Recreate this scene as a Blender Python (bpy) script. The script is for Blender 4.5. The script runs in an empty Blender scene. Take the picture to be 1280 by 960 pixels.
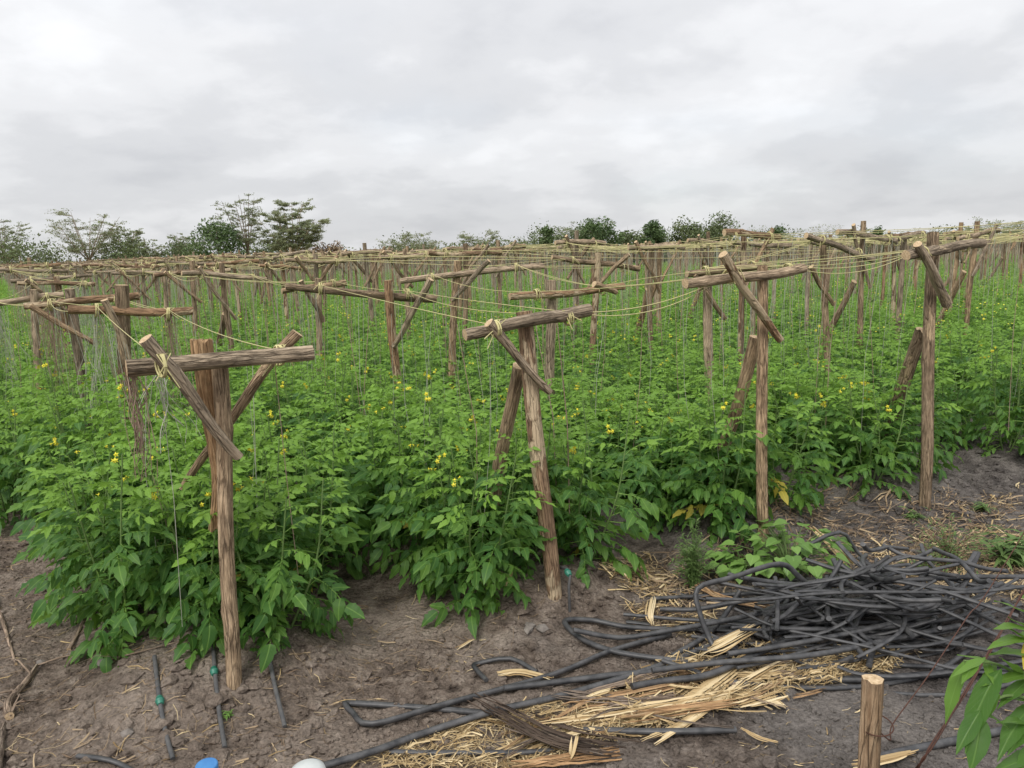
import bpy, math, random
import numpy as np
from mathutils import Vector, Matrix, Euler

# ------------------------------------------------------------------ camera, sky, sun, exposure
S = bpy.context.scene
C = S.collection
CAM_H = 1.9
PITCH = math.radians(9.78)
ROLL = math.radians(1.40)
FPX = 963.0                      # focal length in pixels of a 1280 x 960 picture
cd = bpy.data.cameras.new('camera')
cam = bpy.data.objects.new('camera', cd)
C.objects.link(cam)
cd.sensor_width = 36.0
cd.lens = 36.0 * FPX / 1280.0
cd.clip_start = 0.05
cd.clip_end = 6000
CAM_M = (Matrix.Translation((0, 0, CAM_H)) @ Matrix.Rotation(math.pi / 2 - PITCH, 4, 'X')
         @ Matrix.Rotation(-ROLL, 4, 'Z'))
cam.matrix_world = CAM_M
S.camera = cam
S.render.resolution_x, S.render.resolution_y = 1024, 768

SUN_EL, SUN_AZ = math.radians(52), math.radians(205)     # azimuth clockwise from +Y
world = bpy.data.worlds.new('World')
S.world = world
world.use_nodes = True
wn, wl = world.node_tree.nodes, world.node_tree.links
wn.clear()
def WN(t, **k):
    n = wn.new(t)
    for a, b in k.items():
        setattr(n, a, b)
    return n
wout = WN('ShaderNodeOutputWorld'); bg = WN('ShaderNodeBackground')
bg.inputs['Strength'].default_value = 0.1
sky = WN('ShaderNodeTexSky', sky_type='NISHITA', sun_disc=False)
sky.sun_elevation = SUN_EL; sky.sun_rotation = SUN_AZ
tc = WN('ShaderNodeTexCoord'); sep = WN('ShaderNodeSeparateXYZ')
wl.new(tc.outputs['Generated'], sep.inputs[0])
def WM(op, a, b=None, clamp=False):
    n = WN('ShaderNodeMath', operation=op); n.use_clamp = clamp
    for i, v in enumerate((a, b)):
        if v is None: continue
        if isinstance(v, (int, float)): n.inputs[i].default_value = v
        else: wl.new(v, n.inputs[i])
    return n.outputs[0]
zz = WM('ADD', WM('MAXIMUM', sep.outputs['Z'], 0.0), 0.30)
cmb = WN('ShaderNodeCombineXYZ')                        # the flat cloud deck overhead
wl.new(WM('DIVIDE', sep.outputs['X'], zz), cmb.inputs[0])
wl.new(WM('DIVIDE', sep.outputs['Y'], zz), cmb.inputs[1])
def WNOISE(scale, detail, rough, off, dist=0.0):
    mp = WN('ShaderNodeMapping'); mp.inputs['Location'].default_value = off
    wl.new(cmb.outputs[0], mp.inputs[0])
    n = WN('ShaderNodeTexNoise'); wl.new(mp.outputs[0], n.inputs['Vector'])
    n.inputs['Scale'].default_value = scale; n.inputs['Detail'].default_value = detail
    n.inputs['Roughness'].default_value = rough; n.inputs['Distortion'].default_value = dist
    return n.outputs['Fac']
def WRAMP(v, stops):
    r = WN('ShaderNodeValToRGB'); wl.new(v, r.inputs[0])
    e = r.color_ramp.elements
    while len(e) < len(stops): e.new(0.5)
    for el, (p, c) in zip(e, stops):
        el.position = p; el.color = (*c, 1)
    r.color_ramp.interpolation = 'EASE'
    return r.outputs[0]
n1 = WNOISE(1.5, 4, 0.48, (3.1, 1.4, 0), 0.15)
n2 = WNOISE(6.5, 6, 0.58, (7.7, 2.2, 0), 0.15)
nm = WM('ADD', WM('MULTIPLY', n1, 0.77), WM('MULTIPLY', n2, 0.23))
cl = WRAMP(nm, [(0.32, (.570, .575, .590)), (0.46, (.650, .653, .662)), (0.56, (.740, .741, .746)), (0.68, (.830, .832, .836))])
sc = WN('ShaderNodeMix', data_type='RGBA', blend_type='MULTIPLY'); sc.inputs[0].default_value = 1
wl.new(cl, sc.inputs[6])
lum = WM('MULTIPLY', WM('ADD', WM('MULTIPLY', WM('MAXIMUM', sep.outputs['Z'], 0.0), 0.75), 0.88), 7.1)
lc3 = WN('ShaderNodeCombineColor')
for k_ in range(3): wl.new(WM('MULTIPLY', lum, (1.0, 1.005, 1.02)[k_]), lc3.inputs[k_])
wl.new(lc3.outputs[0], sc.inputs[7])
cover = WRAMP(WNOISE(0.9, 4, 0.5, (1.2, 8.3, 0)), [(0.30, (.86, .86, .86)), (0.5, (.97, .97, .97))])
mx = WN('ShaderNodeMix', data_type='RGBA')
wl.new(cover, mx.inputs[0]); wl.new(sky.outputs[0], mx.inputs[6]); wl.new(sc.outputs[2], mx.inputs[7])
wl.new(mx.outputs[2], bg.inputs['Color']); wl.new(bg.outputs[0], wout.inputs[0])

sd = bpy.data.lights.new('sun', 'SUN')
sun = bpy.data.objects.new('sun', sd); C.objects.link(sun)
sd.energy = 1.5; sd.angle = math.radians(22); sd.color = (1, .965, .91)
sv = Vector((math.sin(SUN_AZ) * math.cos(SUN_EL), math.cos(SUN_AZ) * math.cos(SUN_EL), math.sin(SUN_EL)))
sun.rotation_euler = sv.to_track_quat('Z', 'Y').to_euler()
sun.location = (0, 0, 30)
S.view_settings.view_transform = 'Standard'; S.view_settings.look = 'None'
S.view_settings.exposure = 0.72; S.view_settings.gamma = 1
S.render.engine = 'CYCLES'
S.cycles.max_bounces = 6; S.cycles.diffuse_bounces = 3; S.cycles.glossy_bounces = 2; S.cycles.transmission_bounces = 3

# ------------------------------------------------------------------ helpers
R = random.Random(11)
NR = np.random.RandomState(7)

def ray(px, py):
    d = Vector(((px - 640) / FPX, (480 - py) / FPX, -1.0))
    return (CAM_M.to_3x3() @ d).normalized()
def PD(px, py, Y):
    """point on the sight line at world depth Y"""
    d = ray(px, py)
    return Vector((0, 0, CAM_H)) + d * (Y / d.y)
_tab = NR.rand(256, 256)
def vnoise(x, y):
    x = np.asarray(x, float); y = np.asarray(y, float)
    xi = np.floor(x).astype(int); yi = np.floor(y).astype(int)
    fx = x - xi; fy = y - yi
    fx = fx * fx * (3 - 2 * fx); fy = fy * fy * (3 - 2 * fy)
    a = _tab[xi % 256, yi % 256]; b = _tab[(xi + 1) % 256, yi % 256]
    c = _tab[xi % 256, (yi + 1) % 256]; d = _tab[(xi + 1) % 256, (yi + 1) % 256]
    return (a * (1 - fx) + b * fx) * (1 - fy) + (c * (1 - fx) + d * fx) * fy
def fbm(x, y, o=4):
    s = 0; a = 0.5
    for i in range(o):
        s = s + a * (vnoise(x * 2 ** i + 17 * i, y * 2 ** i + 5 * i) - 0.5); a *= 0.5
    return s

# field frame: rows run along U, trellises step across along V
U = Vector((-0.55, 0.835, 0)).normalized()
V = Vector((0.835, 0.55, 0)).normalized()
def gp0(px, py, z=0.0):
    d = ray(px, py)
    return Vector((0, 0, CAM_H)) + d * ((z - CAM_H) / d.z)
FRONT = [gp0(290, 846, .05), gp0(697, 742, .08), gp0(955, 666, .05), gp0(1158, 618, .05)]
_st = Vector((1.46, 0.88, 0))
for i in range(4, 40):
    FRONT.append(FRONT[3] + _st * (i - 3))
for f in FRONT: f.z = 0
FX = np.array([f.x for f in FRONT]); FY = np.array([f.y for f in FRONT])
_sr = FX * V.x + FY * V.y; _tr = FX * U.x + FY * U.y
def sstep(a, b, x):
    t = np.clip((x - a) / (b - a), 0, 1); return t * t * (3 - 2 * t)
def ground_h(x, y):
    x = np.asarray(x, float); y = np.asarray(y, float)
    s = x * V.x + y * V.y; t = x * U.x + y * U.y
    r = np.interp(s, _sr, np.arange(len(_sr)), left=-1, right=50)
    r = np.where(s < _sr[0], (s - _sr[0]) / 1.7, r)
    near = np.clip(np.round(r), 0, len(_sr) - 1).astype(int)
    d = s - _sr[near]; tt = t - _tr[near]
    bed = 0.15 * np.exp(-(d / 0.5) ** 4) * sstep(-0.38, 0.12, tt) * (np.abs(r - near) < 3)
    fade = np.clip(40 / (np.hypot(x, y) + 1), 0, 1)
    h = 0.09 * fbm(x * 0.8, y * 0.8, 3) * fade + 0.055 * fbm(x * 4.1 + 9, y * 4.1, 4) * fade ** 2
    rough = sstep(0.40, .62, vnoise(x * 1.3 + 40, y * 1.3 + 3))
    h = h + 0.035 * fbm(x * 17, y * 17 + 31, 3) * (0.35 + 0.9 * rough) * fade ** 2
    return bed + h
def gz(x, y): return float(ground_h(x, y))
def GP(px, py, lift=0.0):
    """point on the ground under a pixel"""
    z = 0.0
    for _ in range(4):
        p = gp0(px, py, z + lift); z = gz(p.x, p.y)
    p.z = z + lift
    return p

class MB:
    """collects faces for ONE mesh object"""
    def __init__(s): s.v = []; s.f = []; s.m = []; s.lc = []; s.t = []
    def n(s): return len(s.v)
    def add(s, verts, faces, mat=0, lc=None, tint=None):
        b = len(s.v)
        s.v.extend(tuple(p) for p in verts)
        s.f.extend(tuple(b + i for i in f) for f in faces)
        s.m.extend([mat] * len(faces))
        s.lc.extend(lc if lc is not None else [tuple(p) for p in verts])
        s.t.extend(tint if isinstance(tint, list) else [tint if tint is not None else 0.5] * len(verts))
    def mesh(s, name, mats, smooth=True):
        me = bpy.data.meshes.new(name)
        me.from_pydata(s.v, [], s.f)
        for m in mats: me.materials.append(m)
        if len(mats) > 1: me.polygons.foreach_set('material_index', s.m)
        a = me.attributes.new('lc', 'FLOAT_VECTOR', 'POINT')
        a.data.foreach_set('vector', np.array(s.lc, np.float32).ravel())
        a = me.attributes.new('tint', 'FLOAT', 'POINT')
        a.data.foreach_set('value', np.array(s.t, np.float32))
        if smooth: me.polygons.foreach_set('use_smooth', [True] * len(me.polygons))
        me.update()
        return me
def OBJ(name, data, parent=None, M=None):
    o = bpy.data.objects.new(name, data)
    C.objects.link(o)
    if parent is not None: o.parent = parent
    if M is not None: o.matrix_basis = M
    return o
def TAG(o, label, cat, group=None, kind=None):
    if label: o['label'] = label
    if cat: o['category'] = cat
    if group: o['group'] = group
    if kind: o['kind'] = kind
    return o

def frame_axes(d):
    d = d.normalized()
    a = Vector((0, 0, 1)) if abs(d.z) < 0.9 else Vector((1, 0, 0))
    x = d.cross(a).normalized(); y = x.cross(d).normalized()
    return x, y
def tube(mb, pts, rad, n=6, mat=0, flat=1.0, cap=True, tint=0.5, capmat=None, s0=0.0, tw=0.0):
    pts = [Vector(p) for p in pts]
    k = len(pts)
    rr = rad if isinstance(rad, (list, tuple)) else [rad] * k
    vs = []; lc = []
    L = s0; px = None
    for i, p in enumerate(pts):
        d = (pts[min(i + 1, k - 1)] - pts[max(i - 1, 0)])
        if d.length < 1e-7: d = Vector((0, 0, 1))
        d.normalize()
        if px is None: x, y = frame_axes(d)
        else:
            x = (px - d * px.dot(d)).normalized(); y = x.cross(d)
        px = x
        if i: L += (p - pts[i - 1]).length
        for j in range(n):
            a = 2 * math.pi * j / n + tw
            vs.append(p + (x * math.cos(a) + y * math.sin(a) * flat) * rr[i])
            lc.append((math.cos(a) * rr[i], math.sin(a) * rr[i], L))
    fs = [(i * n + j, i * n + (j + 1) % n, (i + 1) * n + (j + 1) % n, (i + 1) * n + j) for i in range(k - 1) for j in range(n)]
    mb.add(vs, fs, mat, lc, tint)
    if cap:
        cm = mat if capmat is None else capmat
        mb.add(vs[:n], [tuple(range(n))], cm, lc[:n], tint)
        mb.add(vs[-n:], [tuple(range(n - 1, -1, -1))], cm, lc[-n:], tint)
def smooth_path(pts, sub=5):
    """Catmull-Rom through the points"""
    pts = [Vector(p) for p in pts]
    P = [pts[0] * 2 - pts[1]] + pts + [pts[-1] * 2 - pts[-2]]
    out = []
    for i in range(1, len(P) - 2):
        for j in range(sub):
            t = j / sub
            a, b, c, d = P[i - 1], P[i], P[i + 1], P[i + 2]
            out.append(0.5 * ((2 * b) + (c - a) * t + (2 * a - 5 * b + 4 * c - d) * t * t + (3 * b - a - 3 * c + d) * t ** 3))
    out.append(pts[-1])
    return out

# ------------------------------------------------------------------ materials
class MT:
    def __init__(s, name):
        s.m = bpy.data.materials.new(name); s.m.use_nodes = True
        s.N, s.L = s.m.node_tree.nodes, s.m.node_tree.links
        s.b = s.N['Principled BSDF']
    def node(s, t, **k):
        n = s.N.new(t)
        for a, b in k.items(): setattr(n, a, b)
        return n
    def attr(s, name): return s.node('ShaderNodeAttribute', attribute_name=name)
    def mapping(s, vec, scale, loc=(0, 0, 0)):
        n = s.node('ShaderNodeMapping'); n.inputs['Scale'].default_value = scale; n.inputs['Location'].default_value = loc
        s.L.new(vec, n.inputs[0]); return n.outputs[0]
    def noise(s, vec, scale, detail=4, rough=.55, dist=0):
        n = s.node('ShaderNodeTexNoise'); n.inputs['Scale'].default_value = scale
        n.inputs['Detail'].default_value = detail; n.inputs['Roughness'].default_value = rough
        n.inputs['Distortion'].default_value = dist
        if vec is not None: s.L.new(vec, n.inputs['Vector'])
        return n.outputs['Fac']
    def ramp(s, v, stops):
        r = s.node('ShaderNodeValToRGB'); s.L.new(v, r.inputs[0]); e = r.color_ramp.elements
        while len(e) < len(stops): e.new(.5)
        for el, (p, c) in zip(e, stops):
            el.position = p; el.color = (*(c if isinstance(c, tuple) else (c, c, c)), 1)
        return r.outputs[0]
    def mix(s, f, a, b, blend='MIX'):
        n = s.node('ShaderNodeMix', data_type='RGBA', blend_type=blend)
        for i, v in ((0, f), (6, a), (7, b)):
            if isinstance(v, (int, float)): n.inputs[i].default_value = v
            elif isinstance(v, tuple): n.inputs[i].default_value = (*v, 1)
            else: s.L.new(v, n.inputs[i])
        return n.outputs[2]
    def math(s, op, a, b=None, clamp=False):
        n = s.node('ShaderNodeMath', operation=op); n.use_clamp = clamp
        for i, v in enumerate((a, b)):
            if v is None: continue
            if isinstance(v, (int, float)): n.inputs[i].default_value = v
            else: s.L.new(v, n.inputs[i])
        return n.outputs[0]
    def col(s, v):
        if isinstance(v, tuple): s.b.inputs['Base Color'].default_value = (*v, 1)
        else: s.L.new(v, s.b.inputs['Base Color'])
    def rough(s, v, spec=.3):
        s.b.inputs['Roughness'].default_value = v; s.b.inputs['Specular IOR Level'].default_value = spec
    def bump(s, h, strength, dist):
        n = s.node('ShaderNodeBump'); n.inputs['Strength'].default_value = strength; n.inputs['Distance'].default_value = dist
        s.L.new(h, n.inputs['Height']); s.L.new(n.outputs[0], s.b.inputs['Normal'])
    def rnd(s): return s.node('ShaderNodeObjectInfo').outputs['Random']

def wood_material(name, dark, mid, light, bare, bare_amt):
    m = MT(name); lc = m.attr('lc').outputs['Vector']
    off = m.node('ShaderNodeVectorMath', operation='ADD'); m.L.new(lc, off.inputs[0])
    cx = m.node('ShaderNodeCombineXYZ'); m.L.new(m.math('MULTIPLY', m.rnd(), 37.0), cx.inputs[2]); m.L.new(cx.outputs[0], off.inputs[1])
    v = off.outputs[0]
    fib = m.noise(m.mapping(v, (60, 60, 5)), 1.0, 6, .65)
    fine = m.noise(m.mapping(v, (180, 180, 14)), 1.0, 4, .6)
    big = m.noise(m.mapping(v, (8, 8, 3)), 1.0, 4, .6)
    base = m.ramp(fib, [(.34, dark), (.5, mid), (.66, light)])
    base = m.mix(.45, base, m.ramp(fine, [(.36, dark), (.64, light)]))
    tone = m.ramp(m.rnd(), [(0, (.66, .65, .65)), (.5, (1, .98, .96)), (1, (1.12, 1.03, .94))])
    base = m.mix(.9, base, tone, 'MULTIPLY')
    vo = m.node('ShaderNodeTexVoronoi', feature='DISTANCE_TO_EDGE'); vo.inputs['Scale'].default_value = 1.0
    wob = m.node('ShaderNodeVectorMath', operation='ADD'); m.L.new(m.mapping(v, (55, 55, 4.5)), wob.inputs[0])
    wv = m.node('ShaderNodeCombineXYZ'); m.L.new(m.math('MULTIPLY', big, 3.0), wv.inputs[0]); m.L.new(m.math('MULTIPLY', fib, .7), wv.inputs[1]); m.L.new(wv.outputs[0], wob.inputs[1])
    m.L.new(wob.outputs[0], vo.inputs['Vector'])
    crack = m.math('MULTIPLY', m.ramp(vo.outputs['Distance'], [(.0, 1.0), (.075, 0.0)]), m.ramp(big, [(.38, .25), (.52, 1.0)]))
    base = m.mix(m.math('MULTIPLY', crack, .5), base, tuple(c * .5 for c in dark))
    blot = m.noise(m.mapping(v, (14, 14, 9)), 1.0, 5, .65)
    base = m.mix(.75, base, m.ramp(blot, [(.34, .55), (.52, 1.05), (.68, 1.35)]), 'MULTIPLY')
    bm = m.ramp(big, [(bare_amt, 0.0), (bare_amt + .04, 1.0)])
    barec = m.mix(fine, bare, tuple(c * .62 for c in bare))
    m.col(m.mix(bm, base, barec)); m.rough(.88, .15)
    h = m.math('ADD', m.math('MULTIPLY', fib, .7), m.math('MULTIPLY', fine, .3))
    m.bump(m.math('SUBTRACT', m.math('SUBTRACT', h, m.math('MULTIPLY', bm, .35)), m.math('MULTIPLY', crack, .4)), 1.0, .018)
    return m.m
M_bark = wood_material('bark_brown', (.095, .062, .039), (.33, .240, .152), (.56, .43, .29), (.54, .40, .25), .60)
M_grey = wood_material('bark_grey', (.110, .083, .058), (.36, .285, .200), (.60, .49, .36), (.56, .44, .29), .63)
M_peel = wood_material('bark_peeling', (.080, .050, .033), (.27, .175, .11), (.46, .32, .20), (.64, .50, .33), .53)
M_split = wood_material('split_wood', (.17, .095, .046), (.40, .25, .13), (.55, .38, .22), (.50, .35, .20), .60)
M_stake = wood_material('stake_wood', (.26, .17, .10), (.42, .29, .18), (.52, .39, .26), (.5, .36, .23), .66)
M_dead = wood_material('dead_wood', (.12, .09, .07), (.28, .22, .17), (.44, .36, .29), (.42, .34, .25), .6)
def end_material():
    m = MT('cut_wood'); lc = m.attr('lc').outputs['Vector']
    n = m.noise(m.mapping(lc, (90, 90, 90)), 1.0, 4, .6)
    m.col(m.ramp(n, [(.3, (.34, .23, .13)), (.6, (.58, .44, .28)), (.8, (.68, .54, .37))])); m.rough(.9, .1); m.bump(n, .5, .004)
    return m.m
M_end = end_material()

def leaf_material(name, lo, hi, trans=.35, gloss=.42):
    m = MT(name)
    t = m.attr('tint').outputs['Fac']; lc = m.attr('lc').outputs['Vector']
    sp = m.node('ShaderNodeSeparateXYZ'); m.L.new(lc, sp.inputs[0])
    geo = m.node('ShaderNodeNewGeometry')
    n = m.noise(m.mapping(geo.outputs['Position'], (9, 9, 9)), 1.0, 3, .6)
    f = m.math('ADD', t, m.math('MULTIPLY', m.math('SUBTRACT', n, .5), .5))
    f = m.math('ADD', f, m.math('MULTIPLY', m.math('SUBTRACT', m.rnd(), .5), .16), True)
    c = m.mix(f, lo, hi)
    ve = m.math('ABSOLUTE', m.math('SINE', m.math('ADD', m.math('MULTIPLY', sp.outputs['Y'], 26.0), m.math('MULTIPLY', sp.outputs['X'], -11.0))))
    mid = m.ramp(sp.outputs['X'], [(0.02, 1.0), (.10, 0.0)])
    vein = m.math('MAXIMUM', m.math('MULTIPLY', mid, .8), m.math('MULTIPLY', m.ramp(ve, [(0.0, 1.0), (.16, 0.0)]), .35))
    c = m.mix(m.math('MULTIPLY', vein, .42), c, tuple(min(1, x * 1.25 + .05) for x in hi))
    under = m.mix(.25, c, (.22, .32, .13))
    c2 = m.mix(geo.outputs['Backfacing'], c, under)
    m.col(c2); m.rough(gloss, .32)
    m.bump(m.math('MULTIPLY', vein, -1.0), .35, .003)
    tr = m.node('ShaderNodeBsdfTranslucent'); m.L.new(m.mix(.5, c, tuple(min(1, x * 1.6) for x in hi)), tr.inputs['Color'])
    ms = m.node('ShaderNodeMixShader'); ms.inputs[0].default_value = trans
    out = m.N['Material Output']
    m.L.new(m.b.outputs[0], ms.inputs[1]); m.L.new(tr.outputs[0], ms.inputs[2]); m.L.new(ms.outputs[0], out.inputs[0])
    return m.m
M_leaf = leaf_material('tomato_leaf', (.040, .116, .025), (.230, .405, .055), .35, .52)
M_bean = leaf_material('broad_leaf', (.08, .17, .035), (.20, .34, .08), .3)
M_weed = leaf_material('weed_leaf', (.06, .12, .035), (.14, .22, .06), .25, .6)
M_fore = leaf_material('young_leaf', (.040, .12, .024), (.165, .30, .050), .38, .4)
M_aca = leaf_material('acacia_leaf', (.150, .172, .095), (.30, .32, .185), .3, .7)
M_tree = leaf_material('tree_leaf', (.034, .066, .024), (.110, .165, .055), .2, .6)
M_scrub = leaf_material('scrub_leaf', (.070, .092, .040), (.16, .185, .080), .2, .7)

def simple(name, c0, c1, scale=30, rough=.8, spec=.2, bump=0.0, coord='lc'):
    m = MT(name)
    v = m.attr('lc').outputs['Vector'] if coord == 'lc' else m.node('ShaderNodeNewGeometry').outputs['Position']
    n = m.noise(m.mapping(v, (scale,) * 3), 1.0, 5, .6)
    c = m.mix(m.ramp(n, [(.3, 0.0), (.7, 1.0)]), c0, c1)
    c = m.mix(m.math('MULTIPLY', m.rnd(), .3), c, tuple(x * .6 for x in c0))
    m.col(c); m.rough(rough, spec)
    if bump: m.bump(n, bump, .004)
    return m.m
def fibre(name, a, b, c):
    m = MT(name); m.col(m.ramp(m.attr('tint').outputs['Fac'], [(0, a), (.5, b), (1, c)])); m.rough(.85, .15)
    return m.m
M_hose = simple('black_hose', (.022, .023, .026), (.105, .103, .103), 20, .48, .5, .2, 'pos')
M_drip = simple('drip_line', (.06, .062, .066), (.13, .125, .12), 30, .6, .3, .1, 'pos')
M_green = simple('green_plastic', (.02, .15, .10), (.05, .23, .16), 20, .4, .5)
M_twine = simple('yellow_twine', (.48, .43, .20), (.62, .57, .30), 60, .7, .2)
M_string = simple('pale_string', (.36, .38, .30), (.58, .56, .46), 8, .7, .2, 0, 'pos')
M_oldstr = simple('brown_string', (.28, .19, .14), (.46, .35, .27), 8, .8, .1, 0, 'pos')
M_stem = simple('green_stem', (.10, .17, .05), (.17, .25, .08), 40, .6, .3)
M_petal = simple('yellow_petal', (.70, .62, .03), (.80, .74, .10), 20, .6, .2)
M_straw = fibre('straw', (.16, .105, .05), (.40, .29, .145), (.62, .50, .30))
M_husk = fibre('maize_husk', (.30, .20, .095), (.52, .39, .21), (.66, .54, .34))
M_litter = fibre('brown_litter', (.10, .070, .048), (.22, .155, .10), (.42, .32, .20))
M_plank = wood_material('weathered_plank', (.035, .025, .020), (.10, .072, .055), (.19, .145, .11), (.2, .15, .11), .75)
M_wire = simple('rusty_wire', (.055, .022, .014), (.12, .05, .03), 60, .7, .4)
M_blue = simple('blue_plastic', (.04, .17, .42), (.07, .25, .52), 20, .35, .5)
M_pale = simple('pale_plastic', (.50, .53, .52), (.60, .62, .60), 20, .5, .4)
M_stone = simple('stone', (.13, .115, .10), (.27, .24, .215), 25, .95, .1, .5, 'pos')

def soil_material():
    m = MT('soil'); p = m.node('ShaderNodeNewGeometry').outputs['Position']
    sp = m.node('ShaderNodeSeparateXYZ'); m.L.new(p, sp.inputs[0])
    a = m.noise(m.mapping(p, (1.1, 1.1, 1.1)), 1.0, 6, .6, .4)
    b = m.noise(m.mapping(p, (9, 9, 9)), 1.0, 8, .68)
    c = m.noise(m.mapping(p, (75, 75, 75)), 1.0, 6, .7)
    vo = m.node('ShaderNodeTexVoronoi'); vo.inputs['Scale'].default_value = 46; vo.inputs['Randomness'].default_value = 1
    m.L.new(p, vo.inputs['Vector'])
    brown = m.ramp(b, [(.30, (.050, .038, .031)), (.5, (.155, .122, .098)), (.68, (.275, .228, .188))])
    grey = m.ramp(b, [(.30, (.036, .031, .029)), (.5, (.102, .090, .082)), (.70, (.195, .174, .158))])
    right = m.ramp(m.math('ADD', m.math('MULTIPLY', sp.outputs['X'], .35), m.math('MULTIPLY', m.math('SUBTRACT', a, .5), 1.4)), [(.0, 0.0), (.45, 1.0)])
    base = m.mix(right, brown, grey)
    dust = m.ramp(a, [(.48, 0.0), (.64, .75)])
    base = m.mix(dust, base, m.mix(right, (.29, .240, .198), (.185, .166, .150)))
    base = m.mix(.5, base, m.ramp(c, [(.30, .40), (.5, 1.26), (.70, 2.1)]), 'MULTIPLY')
    # beyond the field: dry grassland
    dist = m.ramp(m.math('DIVIDE', sp.outputs['Y'], 100.0), [(.50, 0.0), (.60, 1.0)])
    base = m.mix(dist, base, m.ramp(m.noise(m.mapping(p, (.15, .15, .15)), 1.0, 6, .6), [(.3, (.15, .13, .07)), (.7, (.29, .24, .14))]))
    m.col(base); m.rough(.97, .08)
    h = m.math('ADD', m.math('MULTIPLY', b, .8), m.math('MULTIPLY', c, .35))
    h = m.math('SUBTRACT', h, m.math('MULTIPLY', vo.outputs['Distance'], .35))
    m.bump(h, 1.0, .045)
    return m.m
M_soil = soil_material()

# ------------------------------------------------------------------ ground: one sheet to the horizon
def graded(a, b, step, lo, hi):
    mid = list(np.arange(a, b, step)); out = []
    x, d = a, step
    while x > lo: d *= 1.22; x -= d; out.append(x)
    out = out[::-1] + mid
    x, d = b, step
    while x < hi: d *= 1.22; out.append(x); x += d
    return np.array(out)
gx = graded(-3.2, 5.6, .026, -3000, 3000); gy = graded(1.5, 8.0, .026, -60, 4000)
XX, YY = np.meshgrid(gx, gy)
ZZ = ground_h(XX, YY)
nx, ny = len(gx), len(gy)
me = bpy.data.meshes.new('ground')
co = np.stack([XX, YY, ZZ], -1).reshape(-1, 3)
ii = (np.arange(ny - 1)[:, None] * nx + np.arange(nx - 1)[None, :]).ravel()
fc = np.stack([ii, ii + 1, ii + nx + 1, ii + nx], -1)
me.vertices.add(len(co)); me.vertices.foreach_set('co', co.ravel().astype(np.float32))
me.loops.add(fc.size); me.loops.foreach_set('vertex_index', fc.ravel().astype(np.int32))
me.polygons.add(len(fc)); me.polygons.foreach_set('loop_start', np.arange(0, fc.size, 4, dtype=np.int32))
me.polygons.foreach_set('loop_total', np.full(len(fc), 4, np.int32))
me.polygons.foreach_set('use_smooth', np.ones(len(fc), bool))
me.update(calc_edges=True); me.validate()
me.materials.append(M_soil)
TAG(OBJ('ground', me), 'bare brown and grey tilled soil of the field', 'ground', kind='structure')

# ------------------------------------------------------------------ logs
def log_mesh(name, L, r0, r1, seed, bend=.02, mats=None, n=12, knots=3, rag=0.0, split=0.0):
    """rough pole along +Z, thicker at the foot, cut ends in another wood"""
    q = random.Random(seed); mb = MB()
    k = max(5, int(L / .055)); k = min(k, 34)
    ph = [q.uniform(0, 6.28) for _ in range(6)]
    kn = [(q.uniform(.1, .95) * L, q.uniform(0, 6.28), q.uniform(.1, .32)) for _ in range(knots)]
    vs = []; lc = []
    cxs = []
    for i in range(k + 1):
        z = L * i / k; f = i / k
        bx = bend * math.sin(f * 3.1 + ph[0]) + bend * .4 * math.sin(f * 9 + ph[1]) - bend * math.sin(ph[0])
        by = bend * math.sin(f * 3.6 + ph[2]) + bend * .4 * math.sin(f * 8 + ph[3]) - bend * math.sin(ph[2])
        cxs.append((bx, by))
        r = r0 + (r1 - r0) * f
        for j in range(n):
            a = 2 * math.pi * j / n
            e = 1 + .07 * math.sin(2 * a + ph[4] + f * 2) + .05 * math.sin(3 * a + ph[5] - f * 3) + q.uniform(-.035, .035)
            for kz, ka, kh in kn:
                da = math.atan2(math.sin(a - ka), math.cos(a - ka))
                e += kh * math.exp(-((z - kz) / .03) ** 2 - (da / .5) ** 2)
            if split and math.cos(a * 3 + ph[4]) > .55: e -= split
            zz_ = z + (q.uniform(-rag, rag) if i in (0, k) else 0)
            vs.append((bx + math.cos(a) * r * e, by + math.sin(a) * r * e, zz_)); lc.append((math.cos(a) * r, math.sin(a) * r, z))
    fs = [(i * n + j, i * n + (j + 1) % n, (i + 1) * n + (j + 1) % n, (i + 1) * n + j) for i in range(k) for j in range(n)]
    mb.add(vs, fs, 0, lc)
    for i, sg in ((0, -1), (k, 1)):
        ring = vs[i * n:(i + 1) * n]
        c = (cxs[i][0], cxs[i][1], L * i / k + sg * r0 * .06)
        f = [((j + 1) % n, j, n) if sg < 0 else (j, (j + 1) % n, n) for j in range(n)]
        mb.add(ring + [c], f, 1, [(p[0], p[1], p[2]) for p in ring] + [c])
    return mb.mesh(name, mats or [M_bark, M_end])
def align(A, B, spin=0.0):
    d = (B - A)
    x, y = frame_axes(d); z = d.normalized()
    M = Matrix((x, y, z)).transposed().to_4x4()
    if M.determinant() < 0:
        M = Matrix((-x, y, z)).transposed().to_4x4()
    return Matrix.Translation(A) @ M @ Matrix.Rotation(spin, 4, 'Z')
def pole_between(name, A, B, r0, r1, seed, parent, **k):
    inv = parent.matrix_basis.inverted() if parent else Matrix()
    me = log_mesh(name, (B - A).length, r0, r1, seed, **k)
    return OBJ(name, me, parent, inv @ align(A, B, seed * 1.7))
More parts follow.
